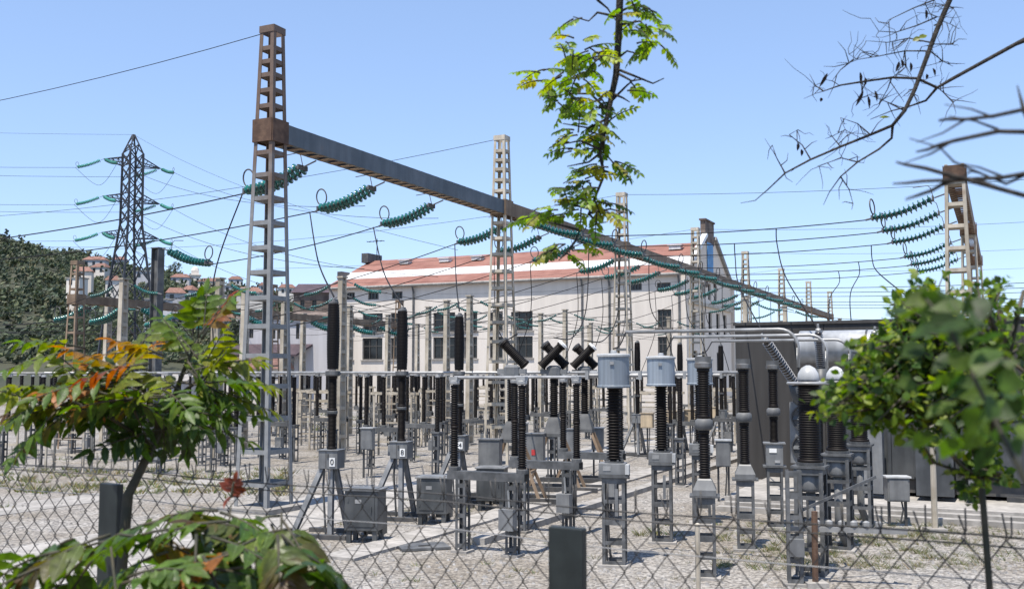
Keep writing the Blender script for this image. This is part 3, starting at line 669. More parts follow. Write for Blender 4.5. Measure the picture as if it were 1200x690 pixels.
# beige lattice posts in the yard (two channels joined by battens)
def make_post():
    o = thing('lattice_post', 'x', 'post'); H = 6.3
    for sx in (-1, 1):
        mb = MB(); mb.prism((sx * .2, 0, -.2), (sx * .1, 0, H), [(-.03 * sx, -.09), (.03 * sx, -.09), (.03 * sx, .09), (-.03 * sx, .09)][::sx], (1, 0, 0)); mb.build('leg', M['beige'], o)
    for k in range(13):
        z = .4 + k * .48; a = .2 - .1 * z / H; mb = MB()
        for sy in (-.088, .088): mb.box((0, sy, z), (2 * a + .05, .014, .12))
        mb.box((0, 0, z), (.03, .162, .03)); mb.build('batten', M['beige'], o)
    MB().box((0, 0, H + .03), (.34, .26, .05)).build('cap_plate', M['beige'], o)
    MB().box((0, 0, 0), (.55, .4, .16)).build('footing', M['concrete'], o)
    return o
kP = Kind(make_post())
POSTS = [(9.5, 9.8), (13.2, 11.8), (29.5, 9.0), (22.5, 8.0), (35.5, 14.5), (44.5, 9.5), (40.5, 3.0), (17.8, 13.5), (33, -5.2), (16.5, 9.5), (23.5, 14), (33.5, 8.2), (28, 20.2), (38.5, 12.8), (19, 18.5), (27, -4.6), (11, 5.7), (20.4, 5.7), (31, 5.7), (41, 5.7), (30.9, 16.5), (41, 20.6), (14.6, 20.6), (8.2, 13), (26, 11), (36, 11), (48, 11), (52, 5.7), (46, -6.0), (58, -6.0)]
pl = sorted(POSTS, key=lambda q: 600 + 1200 * yard(*q).x / yard(*q).y)
for i, (s, t) in enumerate(pl):
    kP.place(yard(s, t), AU, 'slim beige lattice strain post in the yard, %s from the left' % nth(i), 'beige lattice posts in the yard')

# ------------------------------------------------------------------ insulator strings
def make_string(name, double=True, ndisc=12, ring='flat', m='glass_ins', ln=1.62, r=.128, horn=True):
    o = thing(name, 'x', 'insulator string'); x0, z0 = .45, -.15; dz = -.45 * ln / 1.62
    pos = lambda u: Vector((x0 + ln * u, 0, z0 + dz * u - .1 * math.sin(math.pi * u)))
    for sy in ((-1, 1) if double else (0,)):
        mb = MB()
        for k in range(ndisc):
            u = (k + .5) / ndisc; p = pos(u); d = pos(u + .02) - pos(u - .02); A = along((0, 0, 0), d); q = ln / ndisc
            mb.lathe([(.028, -q * .5), (.045, -q * .32), (r, -q * .2), (r * .97, -q * .05), (r * .55, q * .08), (.04, q * .14), (.028, q * .5)], 12, A, p + Vector((0, sy * .15, 0)))
        mb.build('glass_chain', M[m], o, smooth=True)
        mb = MB()
        for k in range(ndisc):
            u = (k + .5) / ndisc; p = pos(u); A = along((0, 0, 0), pos(u + .02) - pos(u - .02)); q = ln / ndisc
            mb.lathe([(.03, -q * .5), (.052, -q * .42), (.052, -q * .22), (.03, -q * .18)], 8, A, p + Vector((0, sy * .15, 0)))
        if r < .15: mb.build('metal_caps', M['darksteel'], o)
    mb = MB(); mb.tube([(0, 0, 0), (x0 - .08, 0, z0 + .03)], .022, 6)
    mb.build('link_rod', M['galv'], o); e = pos(1)
    if double:
        for q_ in (Vector((x0 - .04, 0, z0 + .01)), Vector((e.x + .03, 0, e.z))): MB().box(q_, (.05, .38, .12)).build('yoke_plate', M['galv'], o)
    MB().tube([e, e + Vector((.22, 0, -.05))], .03, 6).build('wire_clamp', M['galv'], o)
    if ring:
        rr = [(math.cos(a) * .17, math.sin(a) * .23) for a in [2 * math.pi * i / 20 for i in range(21)]]
        c = pos(1) + Vector((.02, 0, .34)); mb = MB(); ca, sa = (1, 0) if ring == 'flat' else (.28, .96)
        mb.tube([c + Vector((u * ca + w_ * .1, u * sa, w_)) for u, w_ in rr], .021, 6); mb.tube([pos(1), c + Vector((0, 0, -.23))], .016, 5)
        mb.build('arcing_ring', M['darksteel'], o)
    if horn:
        h = MB(); h.tube([(x0 - .05, 0, z0 + .05), (x0 + .02, 0, z0 + .33), (x0 + .1, 0, z0 + .4), (x0 + .5, 0, z0 + .37)], .012, 5); h.build('arcing_horn', M['darksteel'], o)
    o['_end'] = tuple(pos(1) + Vector((.22, 0, -.05)))
    return o
kS1 = Kind(make_string('insulator_string', True, 12, 'flat')); END = Vector((2.29, 0, -.65))
kS2 = Kind(make_string('insulator_string', True, 12, 'edge'))
kS3 = Kind(make_string('insulator_string', False, 13, None, 'glass_ins', 1.3, .075, False)); END3 = Vector((1.97, 0, -.56))
def end_of(loc, rz, e=END, sc=1.0): return Vector(loc) + Matrix.Rotation(rz, 3, 'Z') @ (e * sc)
def wire(a, b, sag, label, r=.017, n=14, group='overhead wires', name='overhead_wire', cat='wire'):
    a, b = Vector(a), Vector(b); mb = MB()
    mb.tube([a.lerp(b, i / n) + Vector((0, 0, -4 * sag * (i / n) * (1 - i / n))) for i in range(n + 1)], r, 5)
    return tag(mb.build(name, M['wire'], None, True), label, cat, group)
def dropper(pts, label, r=.018):           # smooth curve through points
    pts = [Vector(p) for p in pts]; out = []
    q = [pts[0]] + pts + [pts[-1]]
    for i in range(1, len(q) - 2):
        for k in range(8):
            t = k / 8; a, b, c, d = q[i - 1:i + 3]
            out.append(.5 * ((2 * b) + (c - a) * t + (2 * a - 5 * b + 4 * c - d) * t * t + (3 * b - a - 3 * c + d) * t ** 3))
    out.append(pts[-1]); mb = MB(); mb.tube(out, r, 5)
    return tag(mb.build('dropper_wire', M['wire'], None, True), label, 'wire', 'dropper wires')
SA = [2.05, 5.15, 8.4, 13.3, 16.4, 19.7, 24.8, 28.0, 31.2, 36.4, 39.6, 42.8, 48, 51.2, 54.4]
AZ = GZ - GD / 2 - .02
RL, RR = {}, {}
GS = 'teal insulator strings on the long girder'
for i, s in enumerate(SA):
    a = yard(s, .25, AZ)
    kS1.place(a, AV, 'double teal insulator string on the far-left side of long girder, %s from tall pylon' % nth(i), GS)
    RL[i] = end_of(a, AV)
for i, s in enumerate(SA[3:]):
    a = yard(s, -.25, AZ)
    kS2.place(a, AV + math.pi, 'double teal insulator string on the right side of long girder, %s counting from left' % nth(i), GS)
    RR[i + 3] = end_of(a, AV + math.pi)
# opposite ends: grey posts (first three), left gantry, right gantry
for i, (s, t) in enumerate(((2.0, 23), (5.2, 23), (8.4, 11.64))):
    if i < 2:
        wire(RL[i], yard(s, t, 7.0), .4, 'dark wire from the %s string on the girder out to the left edge' % nth(i)); continue
    a = yard(s, t - .2, 7.35); kS1.place(a, AV + math.pi, ['teal insulator string on steel post outside left edge', 'teal insulator string on the far left grey steel post', 'heavy teal insulator string hanging from the grey steel post top'][i], 'teal strings on the grey steel posts')
    wire(RL[i], end_of(a, AV + math.pi), .12, 'dark wire from the %s string on the girder to a grey steel post' % nth(i))
for i, q_ in ((9, (36, 11)), (10, (41, 20.6)), (11, (48, 11))):
    wire(RL[i], yard(*q_, 6.25), .3, 'dark distant wire from the %s girder string down to a beige post' % nth(i))
for i, s in enumerate(SA[3:9]):
    a = yard(s, TE - .22, 5.78)
    kS1.place(a, AV + math.pi, 'teal insulator string on the near side of the left gantry girder, %s from left' % nth(i), 'teal strings on the left gantry')
    wire(RL[i + 3], end_of(a, AV + math.pi), .25, 'dark wire from the long girder to left gantry, %s from the left' % nth(i))
for i, s in enumerate((11.5, 13.3, 16.4, 19.7)):
    a = yard(s, TE + .22, 5.78)
    kS1.place(a, AV, 'teal insulator string on the far side of the left gantry girder, %s from left' % nth(i), 'teal strings on the left gantry')
    wire(end_of(a, AV), yard(s, TE + 22, 5.6), .3, 'thin wire leaving the left gantry towards the hill, %s of four' % nth(i))
AB = []
SB = [13.6, 16.6, 19.8, 24.8, 28.0, 31.2]
for i, s in enumerate(SB):
    a = yard(s, TB + .25, AZ)
    kS2.place(a, AV, 'double teal insulator string hanging from the right gantry, %s from left' % nth(i), 'teal strings on the right gantry')
    AB.append((RR[i + 3], end_of(a, AV)))
    wire(RR[i + 3], end_of(a, AV), .12, 'dark wire from the long girder across to the right gantry, %s from front' % nth(i))
for i in range(9, 15):
    wire(RR[i], yard(SA[i], -26, 7.6), .25, 'dark distant wire running right from the long girder, %s of six' % nth(i - 9))
# earth wires on the pylon tops
for i in range(6):
    wire(yard(11.9 * i, .2, 10.8), yard(11.9 * i, 30 if i else 24, 10.0 if i else 10.6), .5, 'thin earth wire running left from the top of the %s pylon' % nth(i), .009, group='earth wires')
for i in range(2, 6):
    wire(yard(11.9 * i, -.2, 10.8), yard(11.9 * i, -26, 10.4), .4, 'thin earth wire running right from the top of the %s pylon' % nth(i), .009, group='earth wires')
# post-top strings and bus wires in the yard
for i, (s, t) in enumerate(pl):
    for sg, nm in ((1, 'left'), (-1, 'right')):
        a = yard(s, t + sg * .12, 6.2); rz = AV if sg > 0 else AV + math.pi
        kS3.place(a, rz, 'slim teal string on the %s side of the %s beige post' % (nm, nth(i)), 'slim teal strings on the beige posts', .85)
        e = end_of(a, rz, END3, .85); wire(e, e + Matrix.Rotation(rz, 3, 'Z') @ Vector((5.5, 0, -.35)), .25, 'slack thin wire %s of the %s beige post' % (nm, nth(i)), .011)

# ------------------------------------------------------------------ far transmission tower
def lat_face(mb, A, B, C, D, n, r):        # zigzag lacing between edges A-B and C-D
    for k in range(n):
        p0, p1 = A.lerp(B, k / n), A.lerp(B, (k + 1) / n); q0, q1 = C.lerp(D, k / n), C.lerp(D, (k + 1) / n)
        mb.bar(p0, q1, r); mb.bar(q0, p1, r)
TY = 116; tp = P(148.5, 438, TY); tw = thing('transmission_tower', 'dark lattice transmission tower standing before the hill on the left', 'tower', (tp.x, TY, 0), math.atan2(.77, .64))
secs = [(0, 5.4), (13.5, 3.1), (20.0, 1.72), (28.2, 1.62), (30.4, .15)]
for k, ((z0, a0), (z1, a1)) in enumerate(zip(secs, secs[1:])):
    A, B = plan(a0, z0), plan(a1, z1); mb = MB()
    for i in range(4):
        mb.bar(A[i], B[i], .2 if k < 3 else .12); j = (i + 1) % 4
        lat_face(mb, A[i], B[i], A[j], B[j], max(2, int((z1 - z0) / (a0 + a1) * 2.2)), .1)
    mb.build(['lower_body', 'middle_body', 'upper_body', 'peak'][k], M['towersteel'], tw)
ARMS = []
for za in (27.1, 22.9, 18.8):
    for sx in (-1, 1):
        mb = MB(); h = .86; tip = Vector((sx * 3.5, 0, za - .1))
        for sy in (-1, 1):
            mb.bar((sx * h, sy * h, za + .55), tip, .1); mb.bar((sx * h, sy * h, za - .35), tip, .1)
            for k in range(1, 4):
                u = k / 4; mb.bar(Vector((sx * h, sy * h, za + .55)).lerp(tip, u), Vector((sx * h, sy * h, za - .35)).lerp(tip, u - .2), .06)
        mb.bar((sx * h, -h, za - .35), (sx * h, h, za - .35), .09); mb.build('cross_arm', M['towersteel'], tw)
        ARMS.append((sx, za, Matrix.Rotation(math.atan2(.77, .64), 3, 'Z') @ tip + Vector((tp.x, TY, 0))))
MB().box((0, 0, -.05), (6.4, 6.4, .4)).build('footing', M['concrete'], tw)
kT = Kind(make_string('tower_insulator_string', False, 16, 'flat', 'pale_ins', 2.6, .2, False)); ET = Vector((3.27, 0, -.93))
lv = {27.1: 'top', 22.9: 'middle', 18.8: 'lowest'}
for sx, za, tip in ARMS:
    sd = 'left' if sx < 0 else 'right'
    for rz, tw_, far in ((math.pi * .98, 'leftward', Vector((tip.x - 90, tip.y - 8, za + 3))), (-.75, 'rightward', Vector((tip.x + 36, tip.y - 46, max(7, za - 13))))):
        kT.place(tip, rz, 'pale green string pointing %s from the %s %s arm of far tower' % (tw_, lv[za], sd), 'pale green strings on the far tower')
        e = end_of(tip, rz, ET); wire(e, far, 1.5, 'very thin line running %s from the %s %s arm of far tower' % (tw_, lv[za], sd), .02, group='lines of the far tower')
    a, b = end_of(tip, math.pi * .98, ET), end_of(tip, -.75, ET)
    dropper([a, (a + tip * 2 + b) / 4 + Vector((0, 0, -2.6)), b], 'slack jumper loop under the %s %s arm of far tower' % (lv[za], sd), .02)['group'] = 'jumper loops of the far tower'
wire((tp.x, TY, 30.4), (tp.x - 90, TY - 8, 33), 1, 'thin shield wire leaving the far tower peak to the left', .014, group='earth wires')
wire((tp.x, TY, 30.4), (tp.x + 40, TY - 50, 11), 1.2, 'thin shield wire sloping right from the far tower peak', .014, group='earth wires')

# ------------------------------------------------------------------ yard equipment builders
def lattice_stand(o, H, a, leg=.05, step=.42, m='galv', foot=True, name='stand', z0=0.0):
    mb = MB()
    for sx, sy in SG: mb.ell((sx * a / 2, sy * a / 2, z0), (sx * a / 2, sy * a / 2, H), leg, leg * .2, -sx, -sy)
    n_ = max(2, round((H - z0) / step))
    for k in range(n_ + 1):
        z = z0 + .05 + (H - z0 - .1) * k / n_; h = .09 if k % 2 == 0 else .06
        for sx, sy, dx, dy in ((0, -1, a - .02, .01), (0, 1, a - .02, .01), (-1, 0, .01, a - .04), (1, 0, .01, a - .04)):
            mb.box((sx * (a / 2 - .012), sy * (a / 2 - .012), z), (dx, dy, h))
    so_ = mb.build(name, M[m], o)
    if foot:
        f = MB(); f.box((0, 0, -.01), (a + .14, a + .14, .1)); f.build('footing', M['concrete'], o)
    return so_
def digit_mesh(ch, size):
    c = bpy.data.curves.new('digit', 'FONT'); c.body = ch; c.size = size; c.align_x = 'CENTER'; c.align_y = 'CENTER'; c.extrude = .003
    t = bpy.data.objects.new('digit', c); COL.objects.link(t)
    bpy.context.view_layer.update()
    me = bpy.data.meshes.new_from_object(t.evaluated_get(bpy.context.evaluated_depsgraph_get()))
    bpy.data.objects.remove(t); me.materials.clear(); me.materials.append(M['ink']); return me

# circuit breakers with bulging chamber, grey numbered drive box and splayed legs
def make_breaker(label, digit=None):
    o = thing('circuit_breaker', label, 'circuit breaker')
    n_ = 40; zc, hc = 3.1, 1.2
    pr = []
    for k in range(n_):
        u = k / (n_ - 1); r_ = .092 + .022 * math.sin(math.pi * min(.9, u * .8 + .12)); z = zc + hc * u
        pr += [(r_, z - .014), (r_ + .012, z), (r_, z + .008)]
    mb = MB(); mb.lathe(pr, 16); mb.build('interrupter', M['porc'], o, True)
    mb = MB(); mb.lathe([(.08, 0), (.095, .015), (.09, .05), (.04, .06), (.03, .1)], 14, None, (0, 0, zc + hc + .01)); mb.box((0, .08, zc + hc + .09), (.025, .2, .03)); mb.build('top_terminal', M['galv'], o)
    mb = MB(); mb.lathe([(.12, 0), (.14, .02), (.14, .09), (.1, .1)], 14, None, (0, 0, zc - .14)); mb.box((0, .18, zc - .09), (.05, .3, .03)); mb.build('middle_flange', M['galv'], o)
    mb = MB(); mb.lathe(ribbed(.66, .072, .09, 22), 14, None, (0, 0, 1.6)); mb.build('support_insulator', M['porc'], o, True)
    mb = MB(); mb.lathe([(.09, 0), (.1, .01), (.1, .05), (.09, .06)], 14, None, (0, 0, 2.255)); mb.build('flange', M['galv'], o)
    mb = MB(); mb.lathe(ribbed(.655, .072, .09, 22), 14, None, (0, 0, 2.31)); mb.build('support_insulator', M['porc'], o, True)
    bx = MB(); bx.box((0, 0, 1.42), (.38, .34, .33)); bx.box((0, 0, 1.595), (.42, .38, .02)); b_ = bx.build('drive_box', M['boxgrey'], o, bevel=.006)
    if digit:
        p_ = MB(); p_.box((.09, -.176, 1.38), (.11, .012, .16)); pp = p_.build('number_plate', M['label'], b_)
        d = bpy.data.objects.new('number', digit_mesh(digit, .15)); COL.objects.link(d); d.parent = b_; d.location = (.09, -.186, 1.38); d.rotation_euler = (math.pi / 2, 0, 0)
        pp['label'] = 'white plate reading ' + digit
    MB().tube([(-.12, -.05, 1.25), (-.14, -.05, .9), (-.1, 0, .05)], .022, 6).build('conduit', M['galv'], o)
    q = MB(); q.box((-.04, -.173, 1.42), (.008, .006, .3)); q.box((.0, -.18, 1.5), (.03, .02, .06)); q.build('door_handle', M['darksteel'], b_)
    for x, y in ((-.62, -.3), (.05, -.12), (.1, .55)):
        mb = MB(); mb.prism((x * .25, y * .25, 1.25), (x, y, .05), [(-.045, -.05), (.045, -.05), (.045, -.035), (-.03, -.035), (-.03, .035), (.045, .035), (.045, .05), (-.045, .05)]); mb.build('leg', M['legs'], o)
    mb = MB(); mb.tube([(0, .05, .1), (0, .05, 1.25)], .04, 8); mb.build('drive_rod', M['darksteel'], o)
    mb = MB(); mb.box((-.2, -.3, .03), (1.3, .12, .1)); mb.box((-.1, .5, .03), (1.1, .12, .1)); mb.build('base_rail', M['darksteel'], o)
    return o
GCB = 'black circuit breakers on splayed grey legs'
for (px, Y, dg, lb) in ((390, 19.25, '0', 'black bulging circuit breaker on splayed legs, nearest, drive box marked 0'), (471, 21.55, '8', 'black bulging circuit breaker second of three, drive box marked 8'), (538, 23.7, '4', 'black bulging circuit breaker third and farthest of three, drive box marked 4')):
    o = make_breaker(lb, dg); o.location = P(px, 438, Y) * Vector((1, 1, 0)) if False else (P(px, 438, Y).x, Y, 0); o.rotation_euler = (0, 0, -.25); o['group'] = GCB
kCB = Kind(make_breaker('x'))
for i, (px, Y) in enumerate(((747, 37.9), (797, 40.0), (845, 42.3))):
    kCB.place((P(px, 438, Y).x, Y, 0), AU - math.pi / 2, 'distant black circuit breaker right of the grey tanks, %s of three' % nth(i), 'distant black circuit breakers', .96)

# dark grey capacitor cabinets beside the breakers
def make_cabinet():
    o = thing('dark_cabinet', 'x', 'cabinet')
    mb = MB(); mb.box((0, 0, .57), (.62, .5, .7)); mb.build('body', M['cabinet'], o, bevel=.012)
    mb = MB(); mb.box((0, 0, .935), (.68, .56, .03)); mb.box((0, 0, .955), (.5, .4, .012)); mb.build('lid', M['boxgrey'], o, bevel=.006)
    for x, y in ((-.24, -.18), (.24, -.18), (.24, .18), (-.24, .18)): MB().box((x, y, .1), (.08, .08, .24)).build('leg', M['cabinet'], o)
    mb = MB(); mb.box((0, -.256, .58), (.5, .012, .56)); mb.box((.19, -.27, .6), (.02, .03, .1)); [mb.box((-.24, -.262, z_), (.03, .02, .07)) for z_ in (.4, .76)]; dd_ = mb.build('door', M['cabinet'], o); MB().box((-.05, -.264, .74), (.12, .006, .07)).build('data_plate', M['pipe'], dd_)
    mb = MB(); mb.box((.13, .3, .35), (.3, .25, .5)); mb.build('drive_housing', M['cabinet'], o)
    mb = MB(); mb.tube([(-.1, .2, .25), (-.1, .35, .06), (-.3, .6, .04)], .035, 6); mb.build('cable', M['darksteel'], o)
    return o
kC = Kind(make_cabinet())
for i, (px, Y) in enumerate(((430, 18.7), (510, 20.9), (577, 23.0))):
    kC.place((P(px, 438, Y).x, Y, 0), -.18, ['dark grey steel cabinet nearest on gravel, right of the first breaker', 'dark grey steel cabinet right of the second breaker', 'dark grey steel cabinet farthest, behind the lattice-legged beam'][i], 'dark steel cabinets by the breakers')

# disconnector: beam on two lattice legs, two post insulators, rotating arm
def make_disconnector(nm, label, top=2.82, beam_z=1.35, Lb=1.45, three=False, tex='galv', lean=0):
    o = thing(nm, label, 'disconnector')
    mb = MB()
    for sy in (-.09, .09): mb.box((0, sy, beam_z - .06), (Lb, .02, .14)); mb.box((0, sy * .6, beam_z + .005), (Lb, .09, .012))
    mb.build('beam', M[tex], o)
    for x in (-.47, .47):
        so_ = MB(); a = .19
        for sx, sy in SG: so_.ell((x + sx * a / 2, sy * a / 2, 0), (x + sx * a / 2, sy * a / 2, beam_z - .135), .045, .009, -sx, -sy)
        for k in range(5):
            z = .12 + k * (beam_z - .35) / 4
            for sy in (-1, 1): so_.box((x, sy * (a / 2 - .008), z), (a - .02, .01, .07))
        so_.build('leg', M[tex], o); MB().box((x, 0, -.01), (.3, .3, .1)).build('footing', M['concrete'], o)
    xs = (-.66, 0, .66) if three else (-.64, .64)
    for x in xs:
        mb = MB(); h = (top - beam_z - .08) / 2
        mb.lathe([(.1, 0), (.1, .06), (.07, .07)], 10, None, (x, 0, beam_z + .012)); mb.build('insulator_base', M[tex], o)
        mb = MB(); mb.lathe(ribbed(h, .055, .08, 15), 12, None, (x, 0, beam_z + .07)); mb.lathe(ribbed(h, .053, .076, 15), 12, None, (x, 0, beam_z + .07 + h)); mb.build('insulator_column', M['porc'], o, True)
        mb = MB(); mb.lathe([(.08, 0), (.09, .02), (.09, .06), (.05, .08)], 10, None, (x, 0, top)); mb.box((x, 0, top + .1), (.16, .12, .07)); mb.build('contact_head', M['pipe'], o)
    mb = MB(); mb.tube([(xs[0], 0, top + .12), (xs[-1], 0, top + .12)], .028, 8); mb.build('contact_arm', M['pipe'], o)
    mb = MB(); mb.box((.47, -.2, .62), (.26, .16, .34)); mb.tube([(.47, -.14, .8), (.4, -.05, beam_z - .15)], .02, 6); mb.build('drive_box', M['boxgrey'], o)
    return o
kD = Kind(make_disconnector('disconnector', 'x', three=False))
front = [(-.41, 17.4), (.63, 19.56), (1.67, 21.7)]
for i, (x, Y) in enumerate(front):
    kD.place((x, Y, 0), AV + math.pi, ['grey beam disconnector on lattice legs, nearest, right of dark cabinets', 'grey beam disconnector on lattice legs, middle of front three', 'grey beam disconnector on lattice legs behind the first grey tank'][i], 'front disconnectors on lattice legs')
# middle rows
kM = Kind(make_disconnector('disconnector', 'x', 2.9, 1.3, 1.5, True, 'steel'))
rows = {'first row left of the long girder': [(s, 3.0) for s in (9.5, 12, 15.8, 19, 22.4, 26, 29.4)],
        'second row left of the long girder': [(s, 8.6) for s in (5.2, 8, 11, 14.5, 18, 21, 24.5, 28, 31)],
        'third row left of the long girder': [(s, 14.6) for s in (4.5, 8, 11.5, 15, 18.5, 22, 26, 30, 34)],
        'fourth row, below the annex': [(s, 21.5) for s in (9, 12.5, 16, 20, 24, 28, 33)],
        'row between the girder and the grey tanks': [(s, -4.8) for s in (17.5, 21, 25, 29, 34)],
        'row in front of the long hall': [(s, 1.0) for s in (38, 43, 48)] + [(s, 10) for s in (38, 43, 48)],
        'row beside the dark wall': [(s, -7.4) for s in (20, 24, 28)]}
for rn, pts in rows.items():
    pts = sorted(pts, key=lambda q: yard(*q).x / yard(*q).y)
    for i, (s, t) in enumerate(pts):
        kM.place(yard(s, t), AV + math.pi + random.uniform(-.02, .02), 'black-columned disconnector, %s from left in the %s' % (nth(i), rn), 'disconnectors in the middle of the yard')
def make_portal():
    o = thing('low_portal', 'x', 'portal frame'); H = 2.25
    for sx in (-1, 1):
        for sy in (-1, 1): MB().box((sx * .8, sy * .16, H / 2 - .05), (.07, .045, H + .1)).build('post', M['beige'], o)
    for z in (.5, 1.2, 1.9):
        mb = MB(); mb.box((-.8, 0, z), (.05, .275, .05)); mb.box((.8, 0, z), (.05, .275, .05)); mb.box((0, .16, z), (1.53, .03, .06)); mb.box((0, .0, z - .2), (1.5, .02, .02)); mb.build('tie', M['beige'], o)
    mb = MB(); mb.box((0, -.16, H + .03), (1.9, .08, .09)); mb.box((0, .16, H + .03), (1.9, .08, .09)); mb.build('top_beam', M['beige'], o)
    for x in (-.7, 0, .7):
        MB().lathe(ribbed(.62, .05, .078, 10), 10, None, (x, 0, H + .07)).build('insulator_column', M['porc'], o, True)
        mb = MB(); mb.box((x, 0, H + .08), (.16, .4, .03)); mb.build('mount', M['beige'], o)
    MB().tube([(-.95, 0, H + .71), (.95, 0, H + .71)], .022, 6).build('contact_arm', M['pipe'], o)
    return o
kPo = Kind(make_portal())
PO = sorted([(4.5, 11.2), (9.8, 13.2), (15.2, 9.2), (22.6, 10.2), (27.2, 8.2), (30.5, 4.5), (35, 2.5), (36, 5.5), (19.5, 14.2), (7, 17.2), (12.5, 16.5), (17, 11.2), (21.5, 16.6), (25.5, 11.5), (14, 5.4), (18.8, 6.2), (24, 5.6), (28.5, 16.8), (33, 11.5), (20, -2.8), (26.5, -3.4), (37, 8), (42, 15), (31, -2.9), (38, -4)], key=lambda q: yard(*q).x / yard(*q).y)
for i, (s, t) in enumerate(PO):
    kPo.place(yard(s, t), AV + math.pi, 'low beige portal frame with three black insulators, %s from the left' % nth(i), 'low beige portal frames')
# single post insulators carrying the long tube
def make_postins(H=2.98, st=1.25):
    o = thing('post_insulator', 'x', 'post insulator')
    lattice_stand(o, st, .24, .045, .4, 'galv')
    h = (H - st - .14) / 2; mb = MB(); mb.lathe(ribbed(h, .055, .078, 15), 12, None, (0, 0, st + .05)); mb.lathe(ribbed(h, .053, .074, 15), 12, None, (0, 0, st + .05 + h)); mb.build('insulator_column', M['porc'], o, True)
    MB().box((0, 0, st + .02), (.28, .28, .05)).build('base_plate', M['galv'], o)
    mb = MB(); mb.lathe([(.07, 0), (.08, .02), (.06, .08)], 10, None, (0, 0, H - .09)); mb.build('clamp', M['pipe'], o)
    return o
kPI = Kind(make_postins())
# long aluminium tube bus at eye level with its supports
for j, (t, s0, s1) in enumerate(((6.9, 6, 34), (13.0, 5, 40), (19.6, 6, 42), (-3.2, 20, 44))):
    a, b = yard(s0, t, 3.03), yard(s1, t, 3.03)
    # tubes run across the bays
    for i in range(int((s1 - s0) / 4) + 1):
        kPI.place(yard(s0 + 4 * i, t), AU, 'single black post insulator on grey lattice stand, %s under the %s tube' % (nth(i), nth(j)), 'post insulators under the tubes')
    tag(MB().tube([a, b], .035, 8).build('busbar_tube', M['pipe'], None, True), 'bright aluminium busbar tube running away through the yard, %s of four' % nth(j), 'busbar', 'aluminium busbar tubes')
for j, (Y, x0, x1, z) in enumerate(((33.0, -14.0, 6.2, 3.04), (38.5, -16.5, 7.5, 3.06))):
    tag(MB().tube([(x0, Y + 2.6, z), (x1, Y - 3.2 if j else Y - 6, z)], .04, 8).build('busbar_tube', M['pipe'], None, True), ['bright pale busbar tube crossing the whole yard at eye level', 'second bright busbar tube crossing behind the breakers'][j], 'busbar', 'aluminium busbar tubes')
    for i in range(6):
        u = (i + .5) / 6; p = Vector((x0, Y + 2.6, 0)).lerp(Vector((x1, Y - 3.2 if j else Y - 6, 0)), u)
        kPI.place(p, AU, 'single black post insulator, %s from left under the %s crossing tube' % (nth(i), ('near', 'far')[j]), 'post insulators under the tubes')

# crossed-chamber breakers: two leaning black chambers with white caps on a stool with cabinet
def make_vbreaker():
    o = thing('crossed_circuit_breaker', 'x', 'circuit breaker')
    lattice = MB()
    for sx in (-1, 1):
        for sy in (-1, 1): lattice.bar((sx * .75, sy * .35, .05), (sx * .22, sy * .18, 1.35), .07, .05)
        lattice.bar((sx * .5, -.27, .7), (sx * .5, .27, .7), .06, .04)
    lattice.build('support_frame', M['rustbeam'], o)
    mb = MB(); mb.lathe([(.34, 0), (.34, .08), (.2, .42), (.16, .5)], 4, Matrix.Rotation(math.pi / 4, 3, 'Z'), (0, 0, 1.38)); mb.build('housing', M['steel'], o)
    mb = MB(); mb.lathe(ribbed(1.05, .085, .13, 18), 14, None, (0, 0, 1.88)); mb.build('support_insulator', M['porc'], o, True)
    mb = MB(); mb.lathe([(.12, -.16), (.2, -.1), (.2, .1), (.12, .16)], 12, None, (0, 0, 3.06)); mb.box((0, 0, 3.06), (.7, .14, .12)); mb.build('gear_head', M['boxgrey'], o)
    for sx, dy in ((1, -.12), (-1, .12)):
        a = Vector((-sx * .3, dy * (1.5 if sx > 0 else 1), 3.2)); b = Vector((sx * .24, dy, 3.74)); A = along(a, b); L = (b - a).length
        ch_ = MB(); ch_.lathe(ribbed(L, .105, .125, 16), 14, A, a); ci = ch_.build('chamber', M['porc'], o, True)
        cp = MB(); cp.lathe([(.12, L), (.14, L + .01), (.14, L + .06), (.07, L + .08)], 14, A, a); cp.build('end_cap', M['whitesheet' if sx > 0 else 'darksteel'], ci)
    mb = MB(); mb.box((-.42, -.42, 1.05), (.5, .3, .8)); mb.box((-.42, -.42, 1.47), (.54, .34, .03)); cb = mb.build('control_cabinet', M['boxgrey'], o)
    mb = MB(); mb.box((-.42, -.575, 1.0), (.1, .012, .14)); mb.build('red_marking', M['red'], cb)
    mb = MB(); mb.box((0, -.4, .06), (2.4, .12, .12)); mb.box((0, .4, .06), (2.4, .12, .12)); mb.build('base_rail', M['darksteel'], o)
    return o
kV = Kind(make_vbreaker()); VB = []
for i, (px, Y) in enumerate(((600, 24.6), (649, 26.9), (685, 29.1))):
    ov = kV.place((P(px, 438, Y).x, Y, 0), AV + math.pi + .2, ['crossed black chamber breaker half hidden behind the second pylon', 'crossed black chamber breaker with white caps, middle one', 'crossed black chamber breaker left of the nearest grey tank'][i], 'crossed chamber circuit breakers'); VB.append(ov)
for c_ in list(VB[0].children):
    if c_.name.startswith('chamber') and any(k_.name.startswith('end_cap') and k_.data.materials[0] == M['whitesheet'] for k_ in c_.children):
        for k_ in list(c_.children): bpy.data.objects.remove(k_)
        bpy.data.objects.remove(c_)
for i in (0, 2):                          # only the middle cabinet carries the red mark
    for c_ in list(VB[i].children_recursive):
        if c_.name.startswith('red_marking'): bpy.data.objects.remove(c_)

